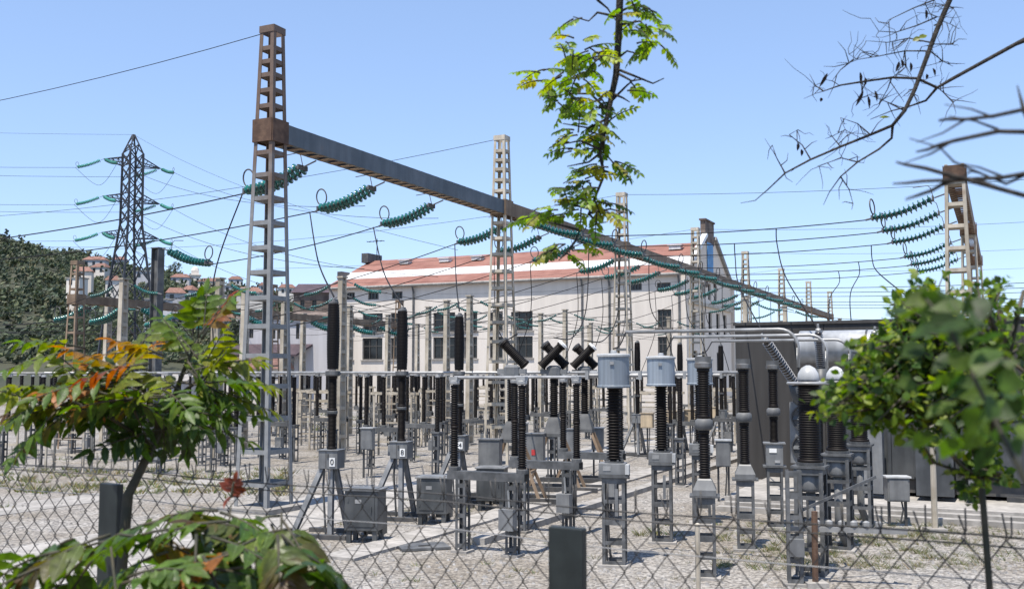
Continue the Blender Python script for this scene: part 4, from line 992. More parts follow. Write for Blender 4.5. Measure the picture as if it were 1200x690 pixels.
# grey-tank current transformers
def make_ct():
    o = thing('current_transformer', 'x', 'current transformer')
    st = 1.38; lattice_stand(o, st, .36, .05, .33, 'galv')
    mb = MB(); mb.box((0, 0, st + .02), (.46, .42, .04)); mb.build('base_plate', M['galv'], o)
    mb = MB(); mb.box((-.02, 0, st + .13), (.42, .34, .18)); bb = mb.build('base_box', M['boxgrey'], o, bevel=.008)
    MB().box((.22, -.12, st + .13), (.06, .2, .15)).build('terminal_cover', M['lid'], bb)
    mb = MB(); mb.lathe(ribbed(1.2, .085, .125, 24), 16, None, (0, 0, st + .22)); mb.build('insulator_column', M['porc'], o, True)
    z = st + 1.43; mb = MB(); mb.lathe([(.14, -.03), (.265, -.028), (.27, .0), (.25, .012), (.25, .46), (.24, .47)], 28, None, (0, 0, z)); tk = mb.build('tank', M['tank'], o, True)
    md = tk.modifiers.new('edge', 'EDGE_SPLIT'); md.split_angle = R(40)
    mb = MB(); mb.lathe([(.268, .462), (.27, .492), (.255, .505), (.05, .52)], 28, None, (0, 0, z)); mb.lathe([(.04, .51), (.05, .53), (.05, .56), (.02, .57)], 10, None, (0, .03, z)); mb.build('lid', M['lid'], o)
    for sx in (-1, 1):
        mb = MB(); mb.tube([(sx * .24, 0, z + .17), (sx * .42, 0, z + .17)], .035, 8); mb.box((sx * .42, 0, z + .17), (.05, .16, .14)); mb.build('primary_terminal', M['pipe'], o)
    MB().box((.0, -.267, z + .36), (.06, .012, .05)).build('rating_plate', M['pipe'], tk)
    mb = MB(); mb.box((.05, -.2, 1.0), (.05, .012, .42)); mb.build('cable_tray', M['boxgrey'], o)
    MB().tube([(-.1, -.12, 1.4), (-.1, -.15, .9), (-.08, -.1, .4), (-.05, -.05, .02)], .02, 6).build('conduit', M['darksteel'], o)
    q = MB(); q.box((-.1, -.173, 1.52), (.12, .008, .07)); q.build('data_plate', M['pipe'], bb)
    q = MB(); q.lathe([(.155, 0), (.155, .03)], 16, None, (0, 0, st + .215)); [q.box((.135 * math.cos(a_), .135 * math.sin(a_), st + .255), (.03, .03, .035)) for a_ in [k_ * math.pi / 3 for k_ in range(6)]]; q.build('bolted_flange', M['galv'], o)
    return o
kT2 = Kind(make_ct())
for i, (px, Y) in enumerate(((719, 16.4), (774.5, 18.6), (820, 20.8))):
    kT2.place((P(px, 438, Y).x, Y, 0), -.2, ['blue-grey tank current transformer on black column, nearest and leftmost', 'blue-grey tank current transformer, middle of the three', 'blue-grey tank current transformer, right one behind a black column'][i], 'blue-grey tank current transformers')

# slim voltage transformers on lattice stands
def make_vt(big=False):
    o = thing('voltage_transformer', 'x', 'voltage transformer')
    st = 1.18; lattice_stand(o, st, .3, .045, .3, 'galv')
    mb = MB(); mb.box((0, 0, st + .02), (.44, .36, .03)); mb.build('base_plate', M['galv'], o)
    mb = MB()
    if big: mb.box((0, 0, st + .25), (.32, .3, .42)); mb.box((0, 0, st + .47), (.42, .36, .025))
    else: mb.lathe([(.24, 0), (.24, .08), (.15, .22), (.13, .24)], 4, Matrix.Rotation(math.pi / 4, 3, 'Z'), (0, 0, st + .035))
    bo = mb.build('base_box', M['boxgrey'], o)
    if big:
        MB().box((-.03, -.156, st + .33), (.14, .012, .08)).build('name_plate', M['label'], bo)
    z0 = st + (.48 if big else .28); z1 = 2.16
    MB().tube([(.12, -.1, st), (.13, -.12, .6), (.1, -.05, .02)], .018, 6).build('conduit', M['darksteel'], o)
    MB().box((.05, -.16 if big else -.15, st + .12), (.1, .008, .05)).build('data_plate', M['pipe'], bo)
    mb = MB(); mb.lathe(ribbed(z1 - z0, .066, .088, 16), 14, None, (0, 0, z0)); mb.build('insulator_column', M['porc'], o, True)
    mb = MB(); mb.lathe([(.08, 0), (.13, .03), (.135, .09), (.13, .15), (.09, .18)], 16, None, (0, 0, z1)); mb.build('middle_flange', M['steel'], o, True)
    mb = MB(); mb.lathe(ribbed(.74, .076, .1, 18), 14, None, (0, 0, z1 + .18)); mb.build('insulator_column', M['porc'], o, True)
    mb = MB(); mb.lathe([(.1, 0), (.13, .02), (.13, .08), (.05, .1)], 14, None, (0, 0, z1 + .92)); mb.box((0, 0, z1 + 1.05), (.24, .05, .1)); mb.build('top_terminal', M['galv'], o)
    return o
kVT = Kind(make_vt())
for i, (px, Y) in enumerate(((824, 15.4), (871, 17.8))):
    kVT.place((P(px, 438, Y).x, Y, 0), -.2, ['slim black voltage transformer before the right grey tank', 'slim black voltage transformer in front of the dark wall edge'][i], 'slim black voltage transformers')
vt = make_vt(True); vt.location = (P(905.5, 438, 20.3).x, 20.3, 0); vt.rotation_euler = (0, 0, -.2); tag(vt, 'slim black voltage transformer on grey box with white name plate', None, 'slim black voltage transformers')

# thick cable terminations on tall lattice stands, with bent tubes above
def make_term():
    o = thing('cable_termination', 'x', 'cable termination')
    st = 1.6
    lattice_stand(o, st, .42, .055, .36, 'galv')
    mb = MB(); mb.box((0, 0, st + .02), (.5, .46, .035)); mb.build('base_plate', M['galv'], o)
    mb = MB(); mb.lathe([(.15, -.35), (.17, -.3), (.17, -.02)], 16, None, (0, 0, st)); mb.tube([(0, 0, st - .3), (0, 0, .4), (.1, .2, .05)], .07, 8); mb.build('cable', M['boxgrey'], o, True)
    mb = MB(); mb.lathe(ribbed(1.2, .15, .17, 30), 18, None, (0, 0, st + .08)); mb.build('insulator_column', M['porc'], o, True)
    mb = MB(); mb.lathe([(.2, 0), (.2, .05)], 18, None, (0, 0, st + .038)); mb.build('flange', M['galv'], o)
    mb = MB(); mb.lathe([(.15, 0), (.165, .03), (.15, .12), (.1, .2), (.03, .24)], 18, None, (0, 0, st + 1.29)); mb.build('dome', M['lid'], o, True)
    mb = MB(); mb.tube([(math.cos(a) * .3, math.sin(a) * .3, st + 1.26) for a in [2 * math.pi * i / 24 for i in range(25)]], .022, 6); mb.build('corona_ring', M['pipe'], o, True)
    return o
kTm = Kind(make_term())
TP = []
for i, (px, Y) in enumerate(((947, 15.5), (979, 17.8), (1005, 20.2))):
    p = Vector((P(px, 438, Y).x, Y, 0)); TP.append(p)
    kTm.place(p, -.45, ['thick black cable termination with white dome, nearest', 'thick black cable termination, middle, beside green bush', 'thick black cable termination, farthest, half behind green bush'][i], 'thick cable terminations')
    d = Vector((-.902, .432, 0)); e = p + Vector((0, 0, 3.1)) + d * .14
    pts = [e, e + Vector((0, 0, .3))]
    for k in range(7):
        a = math.pi / 2 * k / 6; pts.append(e + Vector((0, 0, .3)) + d * (.28 * (1 - math.cos(a))) + Vector((0, 0, .28 * math.sin(a))))
    pts.append(e + Vector((0, 0, .58)) + d * 2.75)
    tag(MB().tube(pts, .028, 10).build('bent_busbar', M['pipe'], None, True), 'grey tube bending down onto the %s cable termination' % ('nearest', 'middle', 'farthest')[i], 'busbar', 'bent grey busbar tubes')
    ct = Vector((P((719, 774.5, 820)[i], 438, (16.4, 18.6, 20.8)[i]).x, (16.4, 18.6, 20.8)[i], 3.4)); q = pts[-1]
    dropper([q, q.lerp(ct, .5) + Vector((0, 0, -.08)), ct], 'short slack lead from bent tube to the %s tank' % ('nearest', 'middle', 'right')[i], .012)
# front lattice frame joining terminations
o = thing('lattice_support', 'grey lattice support with small box and cross rail before the terminations', 'support', (P(927, 438, 14.9).x, 14.9, 0), -.2)
lattice_stand(o, 1.62, .22, .05, .3, 'galv')
MB().box((.75, .1, .78), (1.6, .06, .07)).build('cross_rail', M['pipe'], o); MB().box((.02, -.16, .55), (.2, .12, .24)).build('junction_box', M['boxgrey'], o)
for k in range(7): MB().lathe([(.03, 0), (.05, .02), (.05, .08), (.02, .1)], 8, None, (.15 + k * .17, .1, .815)).build('clamp', M['pipe'], o)
q = MB(); q.bar((.1, 0, 1.05), (1.2, .5, 1.5), .04, .025); q.build('brace', M['galv'], o)
o = thing('rusty_post', 'short rusty steel post standing in gravel at the right', 'post', (P(950, 438, 14.8).x, 14.8, 0))
MB().tube([(0, 0, -.1), (.01, 0, 1.05)], .045, 8).build('shaft', M['rust'], o); MB().box((0, 0, .02), (.3, .3, .1)).build('footing', M['concrete'], o)
o = thing('thin_post', 'thin pale post in gravel before the slim voltage transformer', 'post', (P(815, 438, 13.2).x, 13.2, 0))
MB().tube([(0, 0, -.1), (0, 0, 1.08)], .03, 8).build('shaft', M['beige'], o); MB().lathe([(.034, 0), (.034, .02), (.01, .035)], 8, None, (0, 0, 1.08)).build('cap', M['beige'], o)
o = thing('beige_pole', 'plain beige pole below the right bush', 'pole', (P(1090, 438, 19.8).x, 19.8, 0))
MB().tube([(0, 0, -.1), (0, 0, 3.4)], [.06, .045], 10).build('shaft', M['beige'], o); MB().box((0, 0, .02), (.35, .35, .12)).build('footing', M['concrete'], o)

# tan drum boxes and control boxes on posts
def make_box(name, w_, d_, h_, zc, m, legs=2):
    o = thing(name, 'x', 'control box')
    mb = MB(); mb.box((0, 0, zc), (w_, d_, h_)); b_ = mb.build('body', M[m], o, bevel=.01)
    MB().box((0, 0, zc + h_ / 2 + .018), (w_ + .06, d_ + .06, .03)).build('lid', M['lid'] if m != 'beigebox' else M[m], o)
    MB().box((0, -d_ / 2 - .006, zc), (w_ - .06, .012, h_ - .06)).build('door', M[m], b_)
    for sx in ((-1, 1) if legs == 2 else (0,)): MB().box((sx * (w_ / 2 - .05), 0, (zc - h_ / 2) / 2 - .02), (.05, .05, zc - h_ / 2 + .04)).build('leg', M['darksteel'], o)
    MB().tube([(w_ * .2, 0, zc - h_ / 2), (w_ * .22, -.08, zc - h_ / 2 - .16), (w_ * .1, -.03, .05)], .018, 5).build('cable', M['darksteel'], o)
    return o
kTan = Kind(make_box('tan_box', .42, .36, .5, 1.35, 'beigebox', 1))
for i, (px, Y) in enumerate(((758, 36.5), (786, 38.5), (808, 40), (834, 43))):
    kTan.place((P(px, 438, Y).x, Y, 0), -.3, 'tan control box on a post behind the grey tanks, %s from left' % nth(i), 'tan boxes behind the tanks')
kGB2 = Kind(make_box('grey_control_box', .34, .28, .6, 1.12, 'boxgrey', 2))
for px, Y, lb in ((846, 24.5, 'grey control box on legs beside the dark wall edge'), (432, 30, 'small grey box on legs behind the first breaker'), (612, 33, 'small grey box between the second pylon legs and breakers'), (700, 30, 'grey control box right of the crossed breakers')):
    kGB2.place((P(px, 438, Y).x, Y, 0), -.2, lb, 'grey control boxes in the yard')
kPk = make_box('pale_cabinet', .42, .3, .46, .72, 'boxgrey', 2); kPk.location = (P(1047, 438, 20.6).x, 20.6, 0); kPk.rotation_euler = (0, 0, -.1); tag(kPk, 'pale cabinet on two thin legs in front of the transformer', None)

# ------------------------------------------------------------------ transformer bay
W0 = Vector((6.57, 30.0, 0)); rzW = AV + math.pi
fw = thing('fire_wall', 'tall dark grey panelled wall behind the transformer', 'wall', W0, rzW)
q = MB(); LW = 15
for k in range(6): q.box((LW * (k + .5) / 6, 0, 2.2), (LW / 6 - .025, .28, 4.4))
q.build('panel', M['firewall'], fw)
q = MB(); q.box((LW / 2, .02, 4.445), (LW + .1, .4, .085)); q.build('coping', M['firewall'], fw)
q = MB()
for k in range(7): q.box((LW * k / 6, .0, 2.2), (.02, .2, 4.4))
q.build('joint', M['darksteel'], fw)
q = MB(); q.box((.14, 4.2, 2.2), (.28, 8.0, 4.4)); q.build('return_panel', M['firewall'], fw)
def wl(x, y, z=0.0):
    c, s_ = math.cos(rzW), math.sin(rzW); return Vector((W0.x + c * x - s_ * y, W0.y + s_ * x + c * y, z))
tf = thing('power_transformer', 'large grey power transformer with conservator, bushings and cooling fans', 'transformer', wl(4.8, -3.2), rzW)
q = MB(); q.box((.6, 0, 1.55), (4.4, 1.7, 2.0)); q.box((.6, 0, 2.6), (4.6, 1.9, .1))
for k in range(8): q.box((-1.4 + k * .57, -.9, 1.5), (.09, .12, 1.8))
q.build('tank', M['trafo'], tf, bevel=.01)
q = MB(); q.box((.6, 0, .38), (4.8, 1.5, .3)); q.build('skid', M['darksteel'], tf)
q = MB(); q.lathe([(.0, -.03), (.3, 0), (.42, .06), (.42, 3.4), (.3, 3.46), (0, 3.49)], 24, Matrix.Rotation(math.pi / 2, 3, 'Y'), (-2.6, .75, 3.70)); q.build('conservator', M['consv'], tf, True)
for x in (-2.0, -.9, .3): MB().lathe([(.425, 0), (.432, .004), (.432, .05), (.425, .054)], 24, Matrix.Rotation(math.pi / 2, 3, 'Y'), (x, .75, 3.70)).build('conservator_band', M['trafo'], tf)
q = MB(); q.bar((-.9, .75, 2.6), (-.9, .75, 3.4), .12); q.bar((.6, .75, 2.6), (.6, .75, 3.4), .12); q.tube([(-.3, .7, 3.4), (-.2, .4, 3.0), (-.1, .2, 2.6)], .06, 8); q.build('conservator_bracket', M['trafo'], tf)
fb = MB(); fb.box((-2.25, -.35, 1.55), (.72, .5, 1.5)); fx = fb.build('cooler', M['boxgrey'], tf, bevel=.01)
for z in (1.2, 1.92):
    q = MB(); q.lathe([(.3, 0), (.32, .02), (.32, .06), (.29, .06), (.29, .02)], 24, Matrix.Rotation(math.pi / 2, 3, 'X'), (-2.25, -.6, z)); fo = q.build('fan', M['darksteel'], fx)
    q = MB()
    for k in range(6):
        a = k * math.pi / 3; q.box((-2.25 + .15 * math.cos(a), -.63, z + .15 * math.sin(a)), (.25, .012, .11), 0, Matrix.Rotation(-a, 3, 'Y') @ Matrix.Rotation(.4, 3, 'X'))
    q.lathe([(.06, -.01), (.06, .05), (.03, .06)], 10, Matrix.Rotation(math.pi / 2, 3, 'X'), (-2.25, -.6, z)); q.build('fan_blades', M['cabinet'], fo)
    MB().lathe([(.285, .0), (.285, .005)], 24, Matrix.Rotation(math.pi / 2, 3, 'X'), (-2.25, -.601, z)).build('fan_back', M['ink'], fo)
inv = Matrix.Rotation(-rzW, 3, 'Z')
def loc(p): return inv @ (Vector(p) - wl(4.8, -3.2))
def bushing(a, b, rc, rs, n_):
    A = along(a, b); L = (b - a).length
    q = MB(); q.lathe(ribbed(L, rc, rs, n_), 16, A, a); bo = q.build('bushing', M['insulbright'], tf, True)
    q = MB(); st_ = (L - .11) / n_
    for i in range(n_):
        z = .055 + i * st_ + st_ * .38
        q.lathe([(rs - .012, z), (rs + .004, z + .002), (rs + .004, z + st_ * .14), (rs - .012, z + st_ * .16)], 16, A, a)
    q.build('shed_edge', M['shedrim'], bo)
    q = MB(); q.lathe([(.05, L), (.07, L + .01), (.07, L + .07), (.03, L + .1), (.03, L + .2)], 12, A, a); q.build('terminal', M['pipe'], bo)
    q = MB(); q.lathe([(rs + .05, -.06), (rs + .05, 0), (rc, .02)], 16, A, a); q.build('turret_flange', M['galv'], bo)
for (p0, p1) in (((932, 450, 25.4), (897, 398, 24.6)), ((962, 432, 25.8), (959, 389, 25.6)), ((1018, 432, 25.2), (1024, 392, 25.0))):
    bushing(loc(P(*p0)), loc(P(*p1)), .07, .115, 17)
b0 = loc(P(932, 450, 25.4)); q = MB(); q.tube([b0, b0 + Vector((.05, .25, -.35)), b0 + Vector((.3, .5, -.75))], [.17, .19, .22], 14); q.build('turret', M['trafo'], tf, True)
for p0 in ((962, 432, 25.8), (1018, 432, 25.2)):
    b0 = loc(P(*p0)); q = MB(); q.tube([b0, b0 + Vector((0, 0, -.7))], [.17, .2], 14); q.build('turret', M['trafo'], tf, True)
for x, y, w_, h_ in ((-.6, -1.35, .5, 1.5), (.75, -1.3, .8, 1.5), (1.55, -1.35, .35, 1.4)):
    q = MB(); q.box((x, y, 1.0), (w_, .45, h_)); q.build('control_cubicle', M['boxgrey'] if w_ < .6 else M['trafo'], tf, bevel=.01)
for sx in (-1, 0, 1): MB().box((.6 + sx * 1.8, 0, .14), (.4, 1.9, .2)).build('wheel_block', M['darksteel'], tf)
q = MB(); q.box((5.3, -3.2, .05), (8.6, 5.0, .18), 0); 
q.v = [tuple(wl(*v)) for v in q.v]; struct(q, 'plinth', M['concrete'])
for k, (dx, dy) in enumerate(((1.2, -5.95), (1.4, -6.6), (1.3, -7.3))):
    q = MB(); q.box((7, dy, .07 - .02 * k), (11.5, .28, .16)); q.v = [tuple(wl(*v)) for v in q.v]; struct(q, 'kerb_slab', M['concrete'])

# ------------------------------------------------------------------ droppers seen against hall and sky
top = lambda px, Y, z: Vector((P(px, 438, Y).x, Y, z))
dropper([RL[0] + Vector((0, 0, -.02)), yard(1.6, 3.0, 5.4), yard(.8, 2.2, 3.2)], 'slack dropper hanging behind the tall rusty pylon')
for i, (px, Y) in enumerate(((390, 19.25), (471, 21.55), (538, 23.7))):
    a = RL[i + 1] + Matrix.Rotation(AV, 3, 'Z') @ Vector((.2, 0, -.02)) if i < 2 else RL[3]; b = top(px, Y, 4.45)
    dropper([a, a.lerp(b, .45) + Vector((0, 0, -.45)), b], 'dropper wire falling to the top of the %s black breaker' % nth(i))
for i, (px, Y) in enumerate(((606, 24.6), (649, 26.9), (685, 29.1))):
    a = (RL[4], RR[3], RR[4])[i]; b = top(px, Y, 3.95); m_ = a.lerp(b, .5)
    dropper([a, Vector((a.x * .9 + b.x * .1, a.y * .9 + b.y * .1, a.z - 2.4)), Vector((a.x * .5 + b.x * .5, a.y * .5 + b.y * .5, 4.1)), b], 'long curved dropper to the %s crossed breaker' % nth(i))
for i in range(5, 12):
    a = RR[i]; s = SA[i]; b = yard(s, -3.6, 3.1)
    dropper([a, a + Vector((.05, .02, -2)), (a + b) / 2 + Vector((.1, 0, -.8)), b], 'dropper wire below the %s right-hand string of long girder' % nth(i - 3))
for i in range(5, 11):
    a = RL[i]; b = yard(SA[i], 3.4, 3.05)
    dropper([a, a + Vector((0, 0, -2.2)), b], 'dropper wire below the %s left-hand string of long girder' % nth(i))
for i, (px, k, qx, qy, QY) in enumerate(((912, 0, 959, 386, 25.6), (862, 1, 897, 395, 24.6), (1024, 2, 1060, 345, 26), (1008, 3, 998, 384, 30), (985, 4, 972, 380, 33))):
    w0, w1 = AB[k]; u = min((q / 200 for q in range(201)), key=lambda t: abs(600 + F * w0.lerp(w1, t).x / w0.lerp(w1, t).y - px))
    a, b = w0.lerp(w1, u) + Vector((0, 0, -.48 * u * (1 - u))), P(qx, qy, QY)
    dropper([a, a + Vector((.02, 0, -.5)), a.lerp(b, .45) + Vector((-.2, 0, -.25)), b], 'thin dropper over the dark wall, %s of five' % nth(i))

# ------------------------------------------------------------------ weeds and litter on the gravel
wd = MB(); WC = [(.12, .15, .05), (.2, .17, .085), (.09, .13, .04), (.26, .21, .11)]
def tuft(x, y, h, n_, cols):
    for k in range(n_):
        a = random.uniform(0, 6.28); r_ = random.uniform(0, h * .8); ln = h * random.uniform(.5, 1.1)
        b = Vector((x + math.cos(a) * r_, y + math.sin(a) * r_, 0)); d = Vector((math.cos(a) * .5, math.sin(a) * .5, 1)).normalized(); s_ = d.orthogonal().normalized() * h * .05
        c = vary(random.choice(cols), .3); wd.add([b - s_, b + s_, b + d * ln + Vector((math.cos(a), math.sin(a), -.4)) * ln * .3], [(0, 1, 2)], c)
def patch(px0, px1, py0, py1, n_, h, blades, cols=WC):
    for i in range(n_):
        p = G(random.uniform(px0, px1), random.uniform(py0, py1)); tuft(p.x, p.y, h * random.uniform(.5, 1.4), blades, cols)
patch(840, 1200, 612, 668, 420, .12, 18); patch(0, 345, 550, 580, 230, .2, 16, WC); patch(350, 500, 480, 505, 60, .3, 18)
patch(560, 720, 470, 500, 60, .3, 18); patch(360, 840, 580, 690, 60, .09, 12); patch(1000, 1117, 600, 640, 60, .14, 20); patch(750, 800, 615, 630, 8, .16, 22); patch(0, 800, 470, 600, 120, .15, 12)
tag(wd.build('weeds', M['weed']), 'dry weeds and grass tufts growing through the gravel', 'weeds', kind='stuff')
st = MB()
for i in range(2600):
    p = G(random.uniform(-20, 1220), random.uniform(585, 700)); s_ = random.uniform(.012, .04)
    A = Matrix.Rotation(random.uniform(0, 6.28), 3, 'Z'); c = random.uniform(.7, 1.3)
    vs = [A @ Vector(v) * s_ + p for v in ((-1, -.7, 0), (1.1, -.6, 0), (.8, .9, 0), (-.9, .7, 0), (-.5, -.3, .7), (.6, -.2, .8 * c), (.3, .5, .6), (-.4, .3, .75))]
    st.add(vs, [(0, 1, 5, 4), (1, 2, 6, 5), (2, 3, 7, 6), (3, 0, 4, 7), (4, 5, 6, 7)])
M['pebble'] = mat('pale_stones', (.2, .19, .18), (.4, .385, .37), .9, 0, 9, lo=.35, hi=.65)
tag(st.build('loose_stones', M['pebble']), 'loose pale stones scattered over the gravel near the fence', 'stones', kind='stuff')
o = thing('cover_plate', 'flat rusty cover plate lying on gravel in front of the cabinets', 'cover plate', (P(497, 438, 18).x, 18, .0), .3)
MB().box((0, 0, .03), (.85, .6, .04)).build('plate', M['steel'], o); MB().box((0, -.1, .06), (.2, .03, .02)).build('handle', M['darksteel'], o)

# ------------------------------------------------------------------ chain-link fence on the bank edge
FA, FB_ = Vector((-2.46 - .85, 3.83 + .53, 0)), Vector((1.41, 1.43, 0)); fd = (FB_ - FA).normalized(); FL = (FB_ - FA).length
ftop = EYE - .285
fe = thing('chain_link_fence', 'dark chain-link fence with spiked top in the foreground', 'fence', (FA.x, FA.y, 0), math.atan2(fd.y, fd.x))
mw = MB(); wdm, hd = .07, .082; nz = 17
for k in range(int((FL + .9) / (wdm / 1)) + 1):
    x = k * wdm; a = []
    jx = random.uniform(-.003, .003)
    for j in range(nz * 2 + 1):
        z = ftop - j * hd / 2 + .006 * math.sin(x * 2.3 + j * .4) * min(1, j / 4) + random.uniform(-.0025, .0025); off = (0 if j % 2 == 0 else wdm / 2); a.append((x + off + jx + .007 * math.sin(j * .45 + x * 1.1) + random.uniform(-.002, .002), .012 * math.sin(x * 1.9 + j * .3) + (.004 if j % 2 else -.004), z))
    b = [(x + wdm - ((0 if j_ % 2 == 0 else wdm / 2)) + (q_[0] - x - (0 if j_ % 2 == 0 else wdm / 2)), q_[1] - (.008 if j_ % 2 else -.008), q_[2]) for j_, q_ in enumerate(a)]
    a = [(x + jx, 0, ftop + .048 + random.uniform(-.008, .008)), (x + jx, 0, ftop + .012)] + a
    b = [(x + wdm - .012 + jx + random.uniform(-.006, .006), 0, ftop + .045 + random.uniform(-.01, .01)), (x + wdm - .006 + jx, 0, ftop + .012)] + b
    mw.tube(a, .0016, 5); mw.tube(b, .0016, 5)
mw.build('wire_mesh', M['meshwire'], fe, True)
for z, m_, r_ in ((ftop + .003, 'meshwire', .0018), (ftop - .014, 'meshwire', .0016), (ftop - .075, 'brightwire', .0013), (ftop - .6, 'meshwire', .0016)):
    q = MB(); q.tube([(FL * i / 40 + .9 * i / 40, .006 * math.sin(i * 1.7), z + .004 * math.sin(i * .9)) for i in range(41)], r_, 5); q.build('tension_wire', M[m_], fe, True)
for px in (136, 664):
    k = (px - 600) / F; fo_ = FA + Vector((-fd.y, fd.x, 0)) * -.03; t_ = (k * fo_.y - fo_.x) / (fd.x - k * fd.y)
    zt = P(px, {136: 565, 664: 615}[px], (FA + fd * t_).y).z
    q = MB(); q.box((t_, -.03, (zt + 1.25) / 2), (.082, .022, zt - 1.25)); q.build('post', M['fencepost'], fe, bevel=.003)
q = MB(); q.box((FL + .3 - .4, -.03, 1.95), (.082, .022, 1.4)); q.build('post', M['fencepost'], fe, bevel=.003)

# ------------------------------------------------------------------ foreground plants
def compound(mb, stemmb, base, d, ln, pairs, ll, lw, col, tipcol=None, droop=.5, seg=5):
    d = Vector(d).normalized(); p = Vector(base); pts = [p.copy()]; up = Vector((0, 0, 1))
    side = d.cross(up); side = side.normalized() if side.length > .1 else Vector((1, 0, 0))
    roll = random.uniform(-.6, .6); n_ = pairs * 2; cur = d.copy()
    for i in range(pairs):
        cur = (cur + Vector((0, 0, -droop / pairs))).normalized(); p = p + cur * ln / pairs; pts.append(p.copy())
        nrm = (side.cross(cur) * math.cos(roll) + side * math.sin(roll)).normalized(); sd = cur.cross(nrm).normalized()
        u = (i + 1) / pairs; k = .65 + .5 * math.sin(math.pi * min(1, u * .85 + .1)); c = col if tipcol is None else tuple(col[j] * (1 - u) + tipcol[j] * u for j in range(3))
        if i >= 1:
            for sg in (-1, 1):
                dd = (sd * sg + cur * random.uniform(.35, .7) + rnd_dir() * .18 + Vector((0, 0, -.2))).normalized()
                leaf(mb, p, dd, (nrm + rnd_dir() * .3).normalized(), ll * k * random.uniform(.8, 1.15), lw * k * random.uniform(.8, 1.15), c, random.uniform(.1, .5), random.uniform(.05, .4), seg)
    leaf(mb, p, (cur + rnd_dir() * .2), nrm, ll * .9, lw * .9, tipcol or col, .3, .2, seg)
    stemmb.tube(pts, [.0028 * (1 - .6 * i / len(pts)) for i in range(len(pts))], 5)
YG, GR, DG, OR, RD, BR = (.15, .175, .018), (.075, .13, .016), (.03, .06, .012), (.27, .1, .012), (.16, .035, .014), (.085, .05, .018)
# sapling with orange tops
sp = thing('orange_tipped_sapling', 'leaning sapling with yellow-green leaves and orange-red tops', 'sapling', P(140, 438, 2.65) * 1.0)
sp.location = (P(120, 438, 2.55).x, 2.55, 1.42); so3 = Vector(sp.location)
S_ = lambda px, py, Y: P(px, py, Y) - so3
stm, lv_ = MB(), MB()
main = [Vector((0, 0, 0)), S_(150, 580, 2.55), S_(175, 530, 2.6), S_(200, 475, 2.65), S_(215, 435, 2.65), S_(232, 398, 2.65)]
stm.tube(main, [.017, .013, .011, .008, .006, .003], 8)
stm.tube([S_(185, 505, 2.62), S_(170, 460, 2.58), S_(150, 425, 2.5)], [.006, .005, .003], 6); stm.tube([S_(200, 470, 2.65), S_(240, 440, 2.7), S_(262, 410, 2.72)], [.005, .004, .002], 6)
stm.tube([S_(178, 520, 2.6), S_(130, 490, 2.5), S_(85, 470, 2.42)], [.006, .004, .003], 6)
LEAFS = [(150, 430, -60, 5, .3, GR, OR), (160, 435, -50, -30, .28, YG, OR), (150, 425, 25, -25, .25, YG, OR), (165, 450, -85, 22, .3, GR, OR), (232, 388, 5, -50, .2, YG, OR), (236, 390, 25, -40, .18, OR, RD),
         (215, 430, 65, -10, .28, YG, GR), (210, 440, 60, 20, .26, YG, YG), (222, 410, -35, -35, .2, YG, OR), (240, 440, 45, 10, .26, GR, YG), (262, 412, 25, 25, .2, YG, GR), (200, 470, 70, 15, .3, GR, GR), (195, 480, -60, 20, .3, GR, GR),
         (190, 490, -80, 35, .3, DG, GR), (185, 500, 50, 30, .22, GR, YG), (130, 490, -60, 5, .3, YG, YG), (110, 480, -40, -25, .25, YG, YG), (130, 490, -20, 30, .22, GR, BR), (90, 470, -40, 20, .25, YG, BR), (100, 475, -50, -5, .25, GR, YG),
         (205, 460, 10, 35, .2, DG, GR), (170, 460, -20, 30, .22, DG, GR), (180, 455, 20, 25, .24, GR, GR), (145, 480, 30, 20, .22, GR, GR), (165, 470, -70, -15, .26, GR, YG), (150, 445, -75, 0, .28, YG, OR), (175, 418, -70, 5, .3, OR, RD), (185, 405, -55, -10, .26, YG, OR), (195, 415, 45, 0, .24, YG, OR), (100, 400, -40, 5, .26, YG, OR), (130, 455, -60, 0, .26, OR, YG), (220, 425, 35, 35, .2, GR, GR), (120, 470, 20, -30, .24, YG, YG), (80, 465, -60, 20, .26, YG, YG), (210, 445, -30, 10, .22, YG, GR), (235, 430, 30, -35, .22, YG, YG), (185, 470, 60, 45, .24, DG, DG), (160, 485, -30, 45, .24, DG, DG), (60, 470, -50, -10, .26, YG, YG), (70, 470, -40, 40, .26, GR, GR)]
for px, py, dx, dy, ln, c, tcol in LEAFS:
    if py > 472: py -= 22; dy = min(dy, 12)
    for rep in range(3):
        if rep == 2 and c in (OR, YG): continue
        compound(lv_, stm, S_(px + random.uniform(-14, 14) * rep, py + 8 + random.uniform(-10, 16) * rep, 2.6 + random.uniform(-.18, .18)), Vector((dx + random.uniform(-25, 25) * rep, random.uniform(-45, 30), -dy + random.uniform(-5, 25))), ln * random.uniform(.45, .72), 6, .056, .023, DG if rep == 2 else c, tcol if random.random() < .42 else (GR if tcol in (OR, RD) else c), .3)
stm.build('stem', M['stem'], sp, True); lv_.build('foliage', M['leaf'], sp, True)
